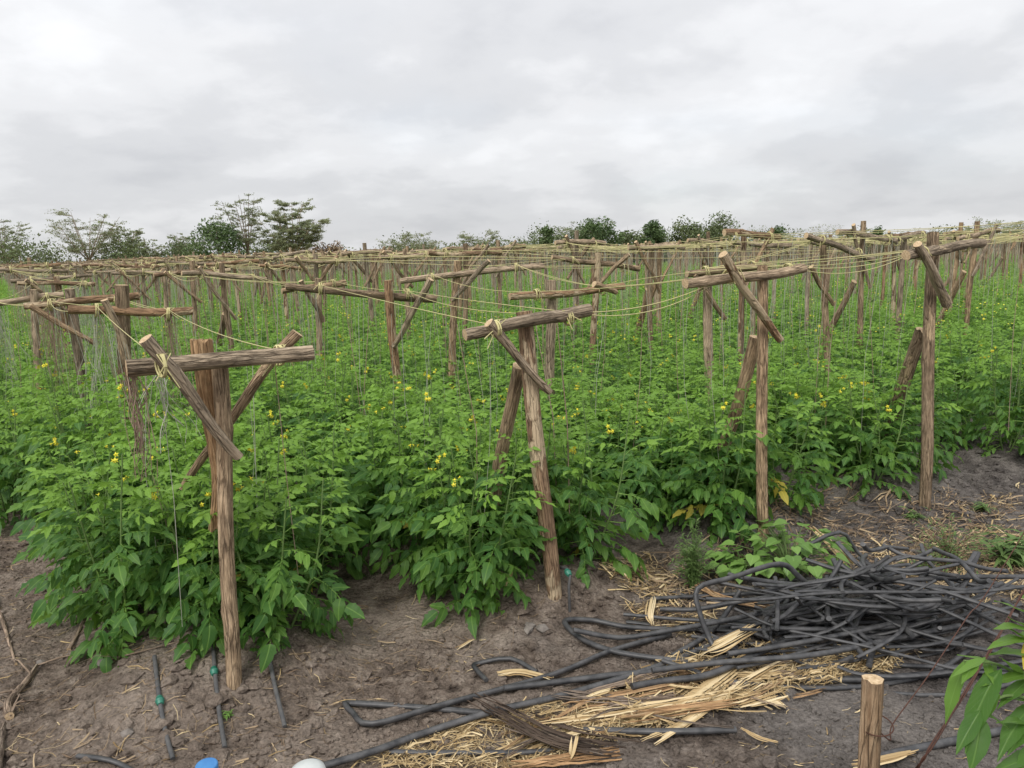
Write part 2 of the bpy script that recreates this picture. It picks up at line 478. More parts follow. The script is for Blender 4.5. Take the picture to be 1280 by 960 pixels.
def tie_mesh(A, B, c, r, seed, turns=3, mats=None, ax=None):
    """a few turns of twine round a joint at c; the loop lies across axis ax"""
    q = random.Random(seed); mb = MB()
    ax = ax.normalized(); x, y = frame_axes(ax)
    for t in range(turns):
        o = ax * (t - turns / 2) * .007
        sk = q.uniform(-.25, .25)
        pts = []
        for j in range(15):
            a = 2 * math.pi * j / 14
            pts.append(c + o + (x * math.cos(a) * A + y * math.sin(a) * B) + ax * sk * math.cos(a) * A)
        tube(mb, pts, r, 5, cap=False)
    for t in range(2):                 # loose tails
        e = c + x * A * q.uniform(-.6, .6) - y * B
        l = q.uniform(.05, .14)
        tube(mb, [c + y * B * q.uniform(.9, 1.05), c + y * B * 1.1 + ax * q.uniform(-.05, .05) + x * .02, c + y * B + ax * q.uniform(-.09, .09) + x * q.uniform(.02, .06) + Vector((0, 0, -l))], r * .7, 4, cap=False)
    return mb.mesh('tie', mats or [M_twine])

# ------------------------------------------------------------------ trellises
BEAM_H = lambda r, k: (1.42, 1.48, 1.66, 1.80)[r] if r < 4 else 1.74
def beam_height(r, k):
    if r == 40: return 1.58
    b = BEAM_H(min(r, 3), k)
    return b + (1.60 - b) * min(1, k / 7) * (.9 if r < 2 else .25)

def PROP(a, b, Y):
    """foot of a propping pole: the line through two of its points carried down into the soil"""
    A = PD(*a, Y + .10); B = PD(*b, Y + .30); d = B - A
    return A + d * ((A.z + .05) / -d.z)
TREL = {}     # (row, k) -> dict(twine anchor points)
def front_trellis(r, label, base, parts, ties, group='log trellises at the ends of the tomato rows'):
    root = OBJ('trellis', None, None, Matrix.Translation(base)); root.empty_display_size = .2
    TAG(root, label, 'trellis', group)
    inv = root.matrix_basis.inverted()
    for i, (nm, A, B, r0, r1, kw) in enumerate(parts):
        pole_between(nm, A, B, r0, r1, 100 * r + i * 7 + 3, root, **kw)
    for i, (c, ax, a, b) in enumerate(ties):
        OBJ('tie', tie_mesh(a, b, c, .0042, r * 10 + i, 3, ax=ax), root, inv)
    return root
# 1: two crossed braces, orange split top
Y1 = FRONT[0].y
gb = GP(290, 846); gb.z -= .12
t1b = (PD(158, 460, Y1 - .19), PD(390, 440, Y1 + .20))
ax1 = (t1b[1] - t1b[0])
front_trellis(0, 'log trellis with two crossing braces and a split orange post top at the row end', GP(290, 846),
    [('post', gb, PD(266, 455, Y1 + .06), .034, .036, dict(mats=[M_bark, M_end], bend=.012, knots=4)),
     ('post_top', PD(273, 660, Y1 + .10), PD(258, 425, Y1 + .10), .034, .044, dict(mats=[M_split, M_split], rag=.012, split=.14)),
     ('crossbeam', t1b[0], t1b[1], .034, .032, dict(mats=[M_grey, M_end], bend=.010)),
     ('brace', PD(298, 571, Y1 - .02), PD(180, 427, Y1 - .26), .022, .029, dict(mats=[M_grey, M_end], bend=.010)),
     ('brace', PD(229, 612, Y1 + .20), PD(374, 418, Y1 + .30), .017, .026, dict(mats=[M_bark, M_end], bend=.014))],
    [(PD(204, 457, Y1 - .225), ax1, .056, .044), (PD(349, 444, Y1 + .22), ax1, .056, .044)])
TREL[(0, 0)] = (PD(204, 452, Y1 - .15), PD(349, 438, Y1 + .12))
Y2 = FRONT[1].y
gb = GP(697, 742); gb.z -= .12
t2b = (PD(581, 417, Y2 - .17), PD(738, 393, Y2 + .12))
ax2 = t2b[1] - t2b[0]
front_trellis(1, 'leaning log trellis with pale peeling bark and a propping pole at the row end', GP(697, 742),
    [('post', gb, PD(651, 390, Y2 + .05), .040, .040, dict(mats=[M_peel, M_end], bend=.014, knots=5)),
     ('prop', PROP((650, 455), (629, 575), Y2), PD(650, 455, Y2 + .10), .040, .038, dict(mats=[M_bark, M_end], bend=.012)),
     ('crossbeam', t2b[0], t2b[1], .030, .036, dict(mats=[M_grey, M_end], bend=.010, knots=4)),
     ('brace', PD(687, 490, Y2 - .04), PD(610, 405, Y2 - .22), .019, .026, dict(mats=[M_grey, M_end], bend=.006))],
    [(PD(620, 411, Y2 - .17), ax2, .052, .040), (PD(710, 397, Y2 + .06), ax2, .039, .039)])
TREL[(1, 0)] = (PD(618, 407, Y2 - .12), PD(710, 390, Y2 + .08))
Y3 = FRONT[2].y
gb = GP(955, 666); gb.z -= .12
t3b = (PD(857, 353, Y3 - .30), PD(1000, 336, Y3 + .22))
ax3 = t3b[1] - t3b[0]
front_trellis(2, 'dark straight log trellis with a long diagonal brace and prop behind the hose heap', GP(955, 666),
    [('post', gb, PD(951, 333, Y3 + .06), .033, .034, dict(mats=[M_bark, M_end], bend=.006)),
     ('prop', PROP((941, 420), (898, 574), Y3), PD(941, 420, Y3 + .10), .040, .038, dict(mats=[M_bark, M_end], bend=.010)),
     ('crossbeam', t3b[0], t3b[1], .028, .034, dict(mats=[M_grey, M_end], bend=.012, knots=4)),
     ('brace', PD(976, 425, Y3 - .06), PD(902, 320, Y3 - .28), .022, .029, dict(mats=[M_peel, M_end], bend=.008))],
    [(PD(915, 345, Y3 - .16), ax3, .055, .043), (PD(985, 337, Y3 + .17), ax3, .039, .039)])
TREL[(2, 0)] = (PD(915, 341, Y3 - .1), PD(985, 332, Y3 + .18))
Y4 = FRONT[3].y
gb = GP(1157, 618); gb.z -= .12
t4b = (PD(1133, 320, Y4 - .26), PD(1226, 304, Y4 + .2))
ax4 = t4b[1] - t4b[0]
front_trellis(3, 'tall log trellis with a short brace hugging the post beside bare ground', GP(1157, 618),
    [('post', gb, PD(1169, 291, Y4 + .06), .037, .041, dict(mats=[M_bark, M_end], bend=.010)),
     ('prop', PROP((1156, 412), (1130, 484), Y4), PD(1156, 412, Y4 + .10), .048, .044, dict(mats=[M_bark, M_end], bend=.010, rag=.02)),
     ('crossbeam', t4b[0], t4b[1], .034, .036, dict(mats=[M_grey, M_end], bend=.010)),
     ('brace', PD(1183, 381, Y4 - .07), PD(1149, 304, Y4 - .28), .034, .030, dict(mats=[M_grey, M_end], bend=.008))],
    [(PD(1152, 316, Y4 - .18), ax4, .058, .045), (PD(1206, 307, Y4 + .1), ax4, .041, .041)])
TREL[(3, 0)] = (PD(1152, 312, Y4 - .12), PD(1206, 302, Y4 + .1))

# the next trellises in, each laid out after its own posts and bars
TRACED = set()
def mid_trellis(key, label, Y, top, foot, beam, braces, mats, r0=.040):
    T = PD(*top, Y); F = PD(*foot, Y); d = (F - T)
    F = T + d * ((T.z + .12) / -d.z) if d.z < 0 else F
    g = Vector((F.x, F.y, gz(F.x, F.y))); A = PD(*beam[0], Y - .22); B = PD(*beam[1], Y + .16)
    front_trellis(50 + key[0] * 5 + key[1], label, g,
        [('post', F, T, r0, r0 * .95, dict(mats=[mats[0], M_end], bend=.012)),
         ('crossbeam', A, B, .030, .034, dict(mats=[mats[1], M_end], bend=.012))]
        + [('brace', PD(*b, Y - .05), PD(*a, Y - .22), .022, .027, dict(mats=[mats[2], M_end], bend=.010)) for a, b in braces],
        [(A.lerp(B, .22), B - A, .052, .048), (A.lerp(B, .80), B - A, .05, .046)], 'log trellises inside the field')
    TREL[key] = (A.lerp(B, .22) + Vector((0, 0, .03)), A.lerp(B, .80) + Vector((0, 0, .03))); TRACED.add(key)
mid_trellis((0, 1), 'thick dark post trellis with long crossbar behind the crossed braces trellis', 5.75, (153, 356), (158, 470), ((85, 386), (241, 394)), [((128, 376), (170, 474))], (M_bark, M_peel, M_grey), .050)
mid_trellis((0, 2), 'pale log trellis close behind the thick dark post trellis', 6.7, (92, 361), (104, 480), ((30, 383), (174, 374)), [((40, 380), (118, 430))], (M_grey, M_peel, M_bark))
mid_trellis((0, 3), 'slim log trellis third down the row of the crossed braces trellis', 7.9, (38, 362), (46, 460), ((-30, 383), (80, 369)), [], (M_grey, M_grey, M_bark), .034)
mid_trellis((1, 1), 'reddish log trellis tied by slack twine to the leaning peeled trellis', 6.6, (488, 350), (504, 525), ((357, 358), (545, 370)), [((541, 350), (492, 433))], (M_peel, M_bark, M_grey), .038)
mid_trellis((1, 2), 'short-armed log trellis behind the reddish one in its row', 8.6, (399, 348), (399, 470), ((352, 364), (432, 352)), [((378, 350), (405, 402))], (M_grey, M_bark, M_bark), .036)
mid_trellis((2, 1), 'grey log trellis with thin crossbar just behind the leaning peeled trellis', 6.9, (690, 350), (690, 490), ((637, 371), (781, 360)), [((745, 352), (770, 366))], (M_grey, M_peel, M_bark), .040)
mid_trellis((2, 2), 'dark log trellis with long crooked crossbar and outward brace', 8.4, (573, 326), (566, 456), ((500, 352), (680, 330)), [((611, 326), (566, 376))], (M_bark, M_grey, M_grey), .044)
mid_trellis((2, 3), 'upright log trellis with wide brace between the grey and the dark trellis', 9.6, (747, 316), (740, 446), ((690, 322), (800, 338)), [((786, 318), (742, 362))], (M_peel, M_bark, M_bark), .040)
mid_trellis((3, 1), 'grey log trellis just behind the dark straight trellis with long diagonal brace', 7.4, (886, 338), (889, 460), ((858, 342), (960, 330)), [((870, 343), (906, 399))], (M_grey, M_bark, M_bark), .046)
mid_trellis((3, 2), 'slender log trellis between the dark straight and the tall trellis', 7.9, (1032, 294), (1035, 466), ((1008, 294), (1088, 322)), [((1014, 332), (1042, 381))], (M_bark, M_grey, M_bark), .036)

# variants for the trellises standing inside the field (local x across the row, y along it)
REF = 1.45
VARI = []
for i in range(10):
    q = random.Random(500 + i); parts = []
    mat = [M_bark, M_grey, M_bark, M_peel, M_grey][i % 5]
    lean = q.uniform(-.07, .07); hl = q.uniform(.40, .56); tilt = q.uniform(-.06, .06)
    top = REF + q.choice([.05, .06, .10, .16])
    def P(x, y, z): return Vector((x, y, z))
    parts.append(('post', P(-lean, 0, -.15), P(lean * .3, 0, top), .038, .034, mat))
    parts.append(('crossbeam', P(-hl, -.075, REF - tilt), P(hl * q.uniform(.85, 1.1), -.075, REF + tilt), .026, .030, q.choice([M_grey, M_grey, M_peel])))
    sd_ = q.choice([-1, 1])
    if i % 5 != 4: parts.append(('brace', P(-.09 * sd_, -.07, REF - q.uniform(.38, .5)), P(.34 * sd_, -.14, REF + .07 + sd_ * tilt * .7), .020, .024, q.choice([M_grey, M_bark])))
    if i % 5 == 1: parts.append(('brace', P(.12 * sd_, .06, REF - .42), P(-.36 * sd_, .0, REF + .08), .024, .028, M_bark))
    if i % 5 == 2: parts.append(('prop', P(.05, .75, -.1), P(0, .08, REF - .45), .043, .038, M_bark))
    ms = []
    for j, (nm, A, B, r0, r1, mt) in enumerate(parts):
        ms.append((nm, log_mesh(nm, (B - A).length, r0, r1, 900 + i * 11 + j, bend=.016, mats=[mt, M_end], n=8, knots=2), align(A, B, i + j)))
    for sx in (-.30, .30):
        ms.append(('tie', tie_mesh(.055, .05, P(sx, -.075, REF + sx * tilt / .5), .006, i, 2, ax=P(1, 0, 0)), Matrix()))
    VARI.append((ms, tilt))
ROWS, KMAX, STEP = 36, 38, 1.85
ANG = math.atan2(V.y, V.x)
spots = []
for r in range(ROWS):
    q = random.Random(r * 13 + 5)
    for k in range(0 if r > 3 else 1, KMAX):
        b = FRONT[r] + U * ((k * STEP + 1.2 + q.uniform(-.4, .4)) if k else 0) + V * q.uniform(-.16, .16)
        if (r, k) in TRACED: continue
        b.z = 0
        if b.y > 54 or b.x / b.y > .80: continue
        b.z = gz(b.x, b.y)
        spots.append((b.length, r, k, b))
for k in range(2, 30):                 # a further row on the open side, starting deeper in the field
    b = FRONT[0] - V * 1.65 + U * (k * STEP + q.uniform(-.3, .3)); b.z = 0
    if b.y < 54:
        b.z = gz(b.x, b.y); spots.append((b.length, 40, k, b))
spots.sort(key=lambda s: s[0])
far_mb = MB()
TL = 'rough log trellis with crossbar standing among the tomatoes behind the row ends'
TLR = {0: 'rough log trellis farther down the row of the crossed braces trellis', 1: 'rough log trellis farther down the row of the leaning peeled trellis',
       2: 'rough log trellis farther down the row of the dark straight trellis', 3: 'rough log trellis farther down the row of the tall short-braced trellis',
       40: 'rough log trellis in the outermost row hung with old string'}
TL = 'rough log trellis in the rows past the tall short-braced trellis'
for n_, (dist, r, k, b) in enumerate(spots):
    q = random.Random(r * 131 + k)
    vi = q.randrange(10)
    ms, tilt = VARI[vi]
    hb = beam_height(r, k) + q.uniform(-.07, .07)
    szz = hb / REF
    root_m = Matrix.Translation(b) @ Matrix.Rotation(ANG + q.uniform(-.16, .16), 4, 'Z') @ Matrix.Rotation(q.uniform(-.035, .035), 4, 'Y') @ Matrix.Diagonal((1.0 if q.random() < .5 else -1.0, 1, szz, 1))
    if n_ < 300:
        root = OBJ('trellis', None, None, root_m); root.empty_display_size = .2
        TAG(root, TLR.get(r, TL), 'trellis', 'log trellises inside the field')
        for nm, me_, mm in ms: OBJ(nm, me_, root, mm)
    else:
        for nm, me_, mm in ms:
            if nm in ('tie',): continue
            M = root_m @ mm
            A = M @ Vector((0, 0, 0)); B = M @ Vector((0, 0, max(v.co.z for v in me_.vertices)))
            tube(far_mb, [A, B], .038, 6)
    TREL[(r, k)] = (root_m @ Vector((-.3, -.075, REF + .02)), root_m @ Vector((.3, -.075, REF + .02)))
if far_mb.v:
    TAG(OBJ('far_trellises', far_mb.mesh('far_trellises', [M_bark])), 'distant mass of log trellises at the far end of the field', 'trellises', kind='stuff')

# twine strung along each row, one object for each side of a row
ROWN = {0: 'the row of the crossed braces trellis', 1: 'the row of the leaning peeled trellis', 2: 'the row of the dark straight trellis', 3: 'the row of the tall short-braced trellis'}
string_mb = MB(); old_mb = MB()
for r in list(range(ROWS)) + [40]:
    q = random.Random(r + 77)
    ks = sorted(k for (rr, k) in TREL if rr == r)
    if len(ks) < 2: continue
    for side in (0, 1):
        mb = MB()
        for a, b in zip(ks[:-1], ks[1:]):
            if b != a + 1: continue
            P0 = TREL[(r, a)][side]; P1 = TREL[(r, b)][side]
            if P0.x > 0 and (P0.x - P1.x) < 0: pass
            for rep in range((2 if q.random() < .55 else 1) + (1 if P0.y > 11 else 0)):
                sag = q.uniform(.01, .06) + rep * q.uniform(0, .09)
                off = Vector((q.uniform(-.03, .03), q.uniform(-.03, .03), q.uniform(0, .03))) * (rep * 2 + .5)
                pts = [P0.lerp(P1, j / 9) + off * math.sin(math.pi * j / 9) - Vector((0, 0, sag * 4 * (j / 9) * (1 - j / 9))) for j in range(10)]
                tube(mb, pts, .0026 if P0.y < 9 else .0040 if P0.y < 18 else .0062, 4, cap=False)
            # training strings hanging from the twine down into the plants
            nst = 11 if r < 2 or r == 40 else 6
            if P0.y > 22: nst = 3
            for s in range(nst):
                f = (s + q.uniform(.1, .9)) / nst
                top = P0.lerp(P1, f); top.z -= .08 * 4 * f * (1 - f)
                g = Vector((top.x + q.uniform(-.12, .12), top.y + q.uniform(-.12, .12), .35))
                old = q.random() < (.33 if r < 3 else .18)
                rad = q.uniform(.0012, .0022) * (1.0 if P0.y < 8 else 1.5)
                md = top.lerp(g, .5) + Vector((q.uniform(-.05, .05), q.uniform(-.05, .05), 0))
                tube(old_mb if old else string_mb, [top, md, g], rad * (1.6 if old else 1), 3, cap=False)
        if mb.v:
            o = OBJ('twine', mb.mesh('twine', [M_twine]))
            TAG(o, ('yellow twine strung along ' + ROWN[r]) if r in ROWN else 'yellow twine strung along a row deeper in the field', 'twine', 'twines strung from trellis to trellis')
# twines running across between row ends
for (ra, rb, sa, sb, sag) in ((1, 2, 1, 0, .07), (2, 3, 1, 0, .06), (3, 4, 1, 0, .04)):
    if (ra, 0) in TREL and (rb, 0) in TREL:
        mb = MB(); P0 = TREL[(ra, 0)][sa]; P1 = TREL[(rb, 0)][sb]
        for rep in range(2):
            pts = [P0.lerp(P1, j / 13) - Vector((0, rep * -.04, (sag + rep * .04) * 4 * (j / 13) * (1 - j / 13))) for j in range(14)]
            tube(mb, pts, .0026, 4, cap=False)
        TAG(OBJ('twine', mb.mesh('twine', [M_twine])), 'yellow twine slung across from %s to the next trellis' % ('the leaning peeled trellis', 'the dark straight trellis', 'the tall short-braced trellis')[ra - 1], 'twine', 'twines slung between the row ends')
TAG(OBJ('training_strings', string_mb.mesh('training_strings', [M_string])), 'thin pale training strings hanging from the twine into the tomatoes', 'strings', kind='stuff')
TAG(OBJ('old_training_strings', old_mb.mesh('old_training_strings', [M_oldstr])), 'dry brown training strings hanging among the pale ones', 'strings', kind='stuff')

# bundles of loose string hanging at the left rows
def bundle(label, top, n, length, spread, seed, mat):
    q = random.Random(seed); mb = MB()
    for i in range(n):
        a = Vector((q.gauss(0, .02), q.gauss(0, .02), q.uniform(-.03, .02)))
        l = length * q.uniform(.55, 1.05)
        e = Vector((q.gauss(0, spread), q.gauss(0, spread), -l))
        m1 = a.lerp(e, .35) + Vector((q.gauss(0, .02), q.gauss(0, .02), 0)); m2 = a.lerp(e, .7) + Vector((q.gauss(0, .03), q.gauss(0, .03), 0))
        tube(mb, smooth_path([a, m1, m2, e], 3), q.uniform(.0012, .0022), 3, cap=False)
    o = OBJ('string_bundle', mb.mesh('string_bundle', [mat]), None, Matrix.Translation(top))
    TAG(o, label, 'string', 'hanging string bundles')
bundle('reddish bundle of old string hanging from the crossbar of the crossed braces trellis', PD(162, 462, Y1 - .16), 26, .46, .014, 1, M_oldstr)
bundle('loose tangle of pale string below the crossed braces trellis crossbar', PD(196, 466, Y1 + .0), 14, .32, .07, 2, M_string)
for i, k in enumerate((1, 2, 3, 4, 5)):
    for sd_ in (0, 1):
        if (0, k) in TREL:
            bundle('bundle of old string hanging from the outermost row of trellises', TREL[(0, k)][sd_] - Vector((0, 0, .03)), 30, .85, .06 if sd_ else .12, 10 + i * 2 + sd_, M_oldstr if (i + sd_) % 2 else M_string)

# ------------------------------------------------------------------ tomato leaves and plants
def leaflet(L, W, seed, hi=True, curl=.35, fold=.25, plain=False):
    """one lobed leaflet along +Y from the origin: verts, faces, lc"""
    q = random.Random(seed)
    st = [0, .10, .20, .34, .42, .58, .66, .82, 1] if hi else [0, .25, .6, 1]
    wd = [.04, .30, .35, .45, .38, .42, .30, .21, 0] if hi else [.05, .46, .40, 0]
    if plain: wd = [.04, .22, .36, .47, .49, .44, .37, .20, 0]
    sk = q.uniform(-.15, .15); ph = q.uniform(0, 6)
    vs, lc, fs = [], [], []
    for s, w in zip(st, wd):
        y = L * s; zc = -curl * L * s * s
        xb = sk * L * s * s
        for sg in (-1, 0, 1):
            ww = w * W * (1 + (q.uniform(-.05, .05) if plain else q.uniform(-.12, .12))) * sg
            z = zc + abs(ww) * fold + (q.uniform(-.06, .06) * W + .05 * W * math.sin(s * 14 + ph + sg) if sg else 0)
            vs.append(Vector((xb + ww, y - abs(ww) * .12 * (1 if s < .9 else 0), z))); lc.append((abs(sg) * (w / .5 if w else 0), s, 0))
    for i in range(len(st) - 1):
        a = i * 3; b = a + 3
        fs += [(a, a + 1, b + 1, b), (a + 1, a + 2, b + 2, b + 1)]
    return vs, fs, lc
def compound_leaf(seed, hi=True, young=False):
    """tomato leaf along +Y about 0.25 long, arching and drooping"""
    q = random.Random(seed); mb = MB()
    Rl = .20; droop = q.uniform(.5, 1.1); side = q.uniform(-.2, .2)
    def axis(f):
        return Vector((side * Rl * f * f, Rl * f * (1 - .12 * f * f * droop), Rl * (-.42 * droop * f * f)))
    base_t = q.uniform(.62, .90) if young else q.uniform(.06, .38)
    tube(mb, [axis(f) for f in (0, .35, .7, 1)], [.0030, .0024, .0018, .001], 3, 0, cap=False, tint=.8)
    items = [(1.0, 0, 1.0)]
    for f, s in ((.30, .55), (.55, .78), (.80, .88)):
        for sg in (-1, 1): items.append((f + q.uniform(-.04, .04), sg, s * q.uniform(.8, 1.1)))
    if hi:
        for f in (.43, .68):
            for sg in (-1, 1): items.append((f, sg, q.uniform(.2, .34)))
    for i, (f, sg, s) in enumerate(items):
        L = (.088 if not young else .078) * s * q.uniform(.9, 1.1); W = L * q.uniform(.56, .72) * (1 if not young else .85)
        vs, fs, lc = leaflet(L, W, seed * 31 + i, hi, q.uniform(.1, .55), q.uniform(.05, .45))
        yaw = -sg * math.radians(q.uniform(48, 72)) + (q.uniform(-.2, .2) if sg == 0 else 0)
        pit = -math.radians(q.uniform(5, 30) + 22 * droop * f)
        roll = q.uniform(-.45, .45)
        M = Matrix.Translation(axis(min(f, 1))) @ Matrix.Rotation(yaw, 4, 'Z') @ Matrix.Rotation(pit, 4, 'X') @ Matrix.Rotation(roll, 4, 'Y')
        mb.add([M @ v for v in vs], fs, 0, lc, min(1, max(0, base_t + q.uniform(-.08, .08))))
    return mb
NL = 10
LEAF_HI = [compound_leaf(40 + i, True, i >= 6) for i in range(NL)]
LEAF_LO = [compound_leaf(40 + i, False, i >= 6) for i in range(NL)]
LEAF_ME = [m.mesh('leaf', [M_leaf]) for m in LEAF_HI]
M_yel = leaf_material('yellowing_leaf', (.34, .30, .05), (.62, .50, .07), .3, .6)
LEAF_OLD = [m.mesh('leaf', [M_yel]) for m in LEAF_HI[:3]]
def flower_cluster(seed):
    q = random.Random(seed); mb = MB()
    for i in range(q.randrange(3, 6)):
        c = Vector((q.gauss(0, .022), q.gauss(0, .022), q.gauss(.01, .016)))
        tube(mb, [Vector((0, 0, -.03)), c * .6, c], .0012, 3, 1, cap=False)
        nrm = Vector((q.gauss(0, .6), q.gauss(0, .6) - .4, q.uniform(-.2, .8))).normalized(); x, y = frame_axes(nrm)
        for j in range(5):
            a = 2 * math.pi * j / 5; d = x * math.cos(a) + y * math.sin(a); t = x * -math.sin(a) + y * math.cos(a)
            mb.add([c, c + d * .006 + t * .004, c + d * .014 - nrm * .004, c + d * .006 - t * .004], [(0, 1, 2, 3)], 0)
        tube(mb, [c, c + nrm * .011], [.0035, .001], 4, 0)
    return mb.mesh('flower_cluster', [M_petal, M_stem])
FLOW = [flower_cluster(i) for i in range(6)]
def plant_layout(seed, big=1.0):
    """stems, leaf matrices (variant, matrix) and flower spots of one plant about 0.75 tall"""
    q = random.Random(seed); stems = []; leaves = []; flowers = []
    ns = 4; ph = q.uniform(0, 6.28)
    for s in range(ns):
        h = q.uniform(.58, .80) * (1 if s else 1.08)
        a = ph + 2 * math.pi * s / ns + q.uniform(-.4, .4); sp = q.uniform(.12, .26)
        b = Vector((math.cos(a) * .02, math.sin(a) * .02, -.04))
        m1 = Vector((math.cos(a) * sp * .7, math.sin(a) * sp * .7, h * .45)); e = Vector((math.cos(a + .3) * sp, math.sin(a + .3) * sp, h))
        path = smooth_path([b, m1, e], 6); stems.append(path)
        nn = 26 if big > 1 else 21; yaw = q.uniform(0, 6.28)
        for i in range(nn):
            f = .06 + .94 * i / (nn - 1)
            idx = f * (len(path) - 1); j = min(int(idx), len(path) - 2); p = path[j].lerp(path[j + 1], idx - j)
            yaw += 2.4 + q.uniform(-.4, .4)
            out = math.atan2(p.y, p.x) - math.pi / 2
            yy = yaw if q.random() < .45 else out + q.uniform(-.9, .9)
            young = f > .70
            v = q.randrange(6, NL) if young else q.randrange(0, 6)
            sc_ = (1.02 - .46 * max(0, f - .5) / .5) * q.uniform(.68, 1.2) * big
            
            pit = math.radians(-4 + 46 * f + q.uniform(-18, 18))
            M = Matrix.Translation(p) @ Matrix.Rotation(yy, 4, 'Z') @ Matrix.Rotation(pit, 4, 'X') @ Matrix.Rotation(q.uniform(-.4, .4), 4, 'Y') @ Matrix.Scale(sc_, 4)
            leaves.append((v, M))
        if q.random() < .36:
            p = path[int(len(path) * q.uniform(.72, .97))]
            flowers.append((q.randrange(6), Matrix.Translation(p + Vector((q.uniform(-.09, .09), q.uniform(-.09, .09), q.uniform(.03, .10)))) @ Matrix.Rotation(q.uniform(0, 6), 4, 'Z')))
    return stems, leaves, flowers
def stems_mesh(stems):
    mb = MB()
    for p in stems: tube(mb, p, [.007 - .004 * i / (len(p) - 1) for i in range(len(p))], 5)
    return mb.mesh('stem', [M_stem])
def joined(leaves, src, name):
    mb = MB()
    for v, M in leaves:
        s = src[v]; A = np.array(s.v); Mn = np.array(M)
        A = A @ Mn[:3, :3].T + Mn[:3, 3]
        b = len(mb.v); mb.v.extend(map(tuple, A)); mb.f.extend(tuple(b + i for i in f) for f in s.f); mb.m.extend(s.m); mb.lc.extend(s.lc); mb.t.extend(s.t)
    return mb.mesh(name, [M_leaf])
NV = 7
PV = []
for i in range(NV):
    st, lv, fl = plant_layout(300 + i)
    PV.append((st, lv, fl, stems_mesh(st), joined(lv, LEAF_HI, 'foliage')))
# low-detail whole plants for the mass deeper in the field
far_col = bpy.data.collections.new('far_plant_shapes')
for i in range(4):
    st, lv, fl = plant_layout(400 + i)
    mb = MB()
    for v, M in lv:
        s = LEAF_LO[v]; A = np.array(s.v); Mn = np.array(M); A = A @ Mn[:3, :3].T + Mn[:3, 3]
        b = len(mb.v); mb.v.extend(map(tuple, A)); mb.f.extend(tuple(b + k for k in f) for f in s.f); mb.m.extend([0] * len(s.f)); mb.lc.extend(s.lc); mb.t.extend(s.t)
    for k, M in fl[:1]:
        q = random.Random(k + i)
        for _ in range(3):
            c = M @ Vector((q.gauss(0, .025), q.gauss(0, .025), q.gauss(0.02, .02)))
            mb.add([c + Vector((.013, 0, 0)), c + Vector((0, .013, .004)), c - Vector((.013, 0, 0)), c - Vector((0, .013, -.004)), c + Vector((0, 0, .012))], [(0, 1, 4), (1, 2, 4), (2, 3, 4), (3, 0, 4)], 1)
    far_col.objects.link(bpy.data.objects.new('tomato_shape', mb.mesh('tomato_shape', [M_leaf, M_petal])))

plants = []
for r in range(ROWS):
    q = random.Random(r * 7 + 900)
    for side in ((-1, 1) if r > 3 else (-1, 1, .05, 2.4) if r else (-1, 1, .05, 2.4, -2.7, -4.4, -6.2)):
        t = q.uniform(.02, .14) + (.06 if r == 0 else .1)
        if side < -1: t += {-2.7: 3.1, -4.4: 4.6, -6.2: 6.0}[side]
        if r == 0 and side == -1: t += .36
        if side == .05: t += .22 if r else .16
        if side == 2.4: t += .75
        while t < 66:
            b = FRONT[r] + U * t + V * (side * .30 + q.uniform(-.07, .07))
            if side in (.05, 2.4) and t > 3.4: break
            t += q.uniform(.33, .47) if t < 12 else q.uniform(.42, .56)
            if b.y > 56: break
            if b.x / b.y > .76 or b.x / b.y < -.80: continue
            hs = 1.0 + .16 * math.sin(b.x * .9 + 1) * math.sin(b.y * .7) + q.uniform(-.13, .13)
            if r == 0 and t < 3: hs += .10
            if r >= 3: hs -= .06
            plants.append((b.length, r, b, hs, q.uniform(0, 6.28), q.randrange(1 << 20)))
plants.sort(key=lambda p: p[0])
PLAB = {0: 'leafy tomato plant in the row of the crossed braces trellis', 1: 'leafy tomato plant in the row of the leaning peeled trellis',
        2: 'leafy tomato plant in the row of the dark straight trellis', 3: 'leafy tomato plant in the row of the tall short-braced trellis'}
NEAR, INDIV = 54, 300
pts_far = []; SEEN_ROW = set()
for i, (d, r, b, hs, rz, sd_) in enumerate(plants):
    z = gz(b.x, b.y)
    if i >= INDIV:
        pts_far.append((b.x, b.y, z, rz, hs)); continue
    M = Matrix.Translation((b.x, b.y, z)) @ Matrix.Rotation(rz, 4, 'Z') @ Matrix.Diagonal((1.06, 1.06, hs, 1))
    root = OBJ('tomato_plant', None, None, M); root.empty_display_size = .1
    TAG(root, PLAB.get(r, 'leafy tomato plant in a row beyond the tall short-braced trellis'), 'plant', 'tomato plants in row %d' % (min(r, 4) + 1))
    if r not in SEEN_ROW and r < 4:
        SEEN_ROW.add(r); root['label'] = 'foremost tomato plant at the open end of ' + ROWN[r]
    if i < NEAR:
        nold = 0
        st, lv, fl = plant_layout(2000 + i, 1.06)
        OBJ('stem', stems_mesh(st), root)
        for v, m in lv:
            old = m.translation.z < .3 and v < 3 and R.random() < .025
            OBJ('leaf', LEAF_OLD[v] if old else LEAF_ME[v], root, m); nold += old
        if nold and not root['label'].startswith('foremost') and r < 4: root['label'] = 'tomato plant with a yellowing lower leaf in ' + ROWN[r]
    else:
        st, lv, fl, sm, fm = PV[sd_ % NV]
        OBJ('stem', sm, root)
        o = OBJ('foliage', fm, root); o['kind'] = 'stuff'
    for v, m in fl: OBJ('flower_cluster', FLOW[v], root, m)

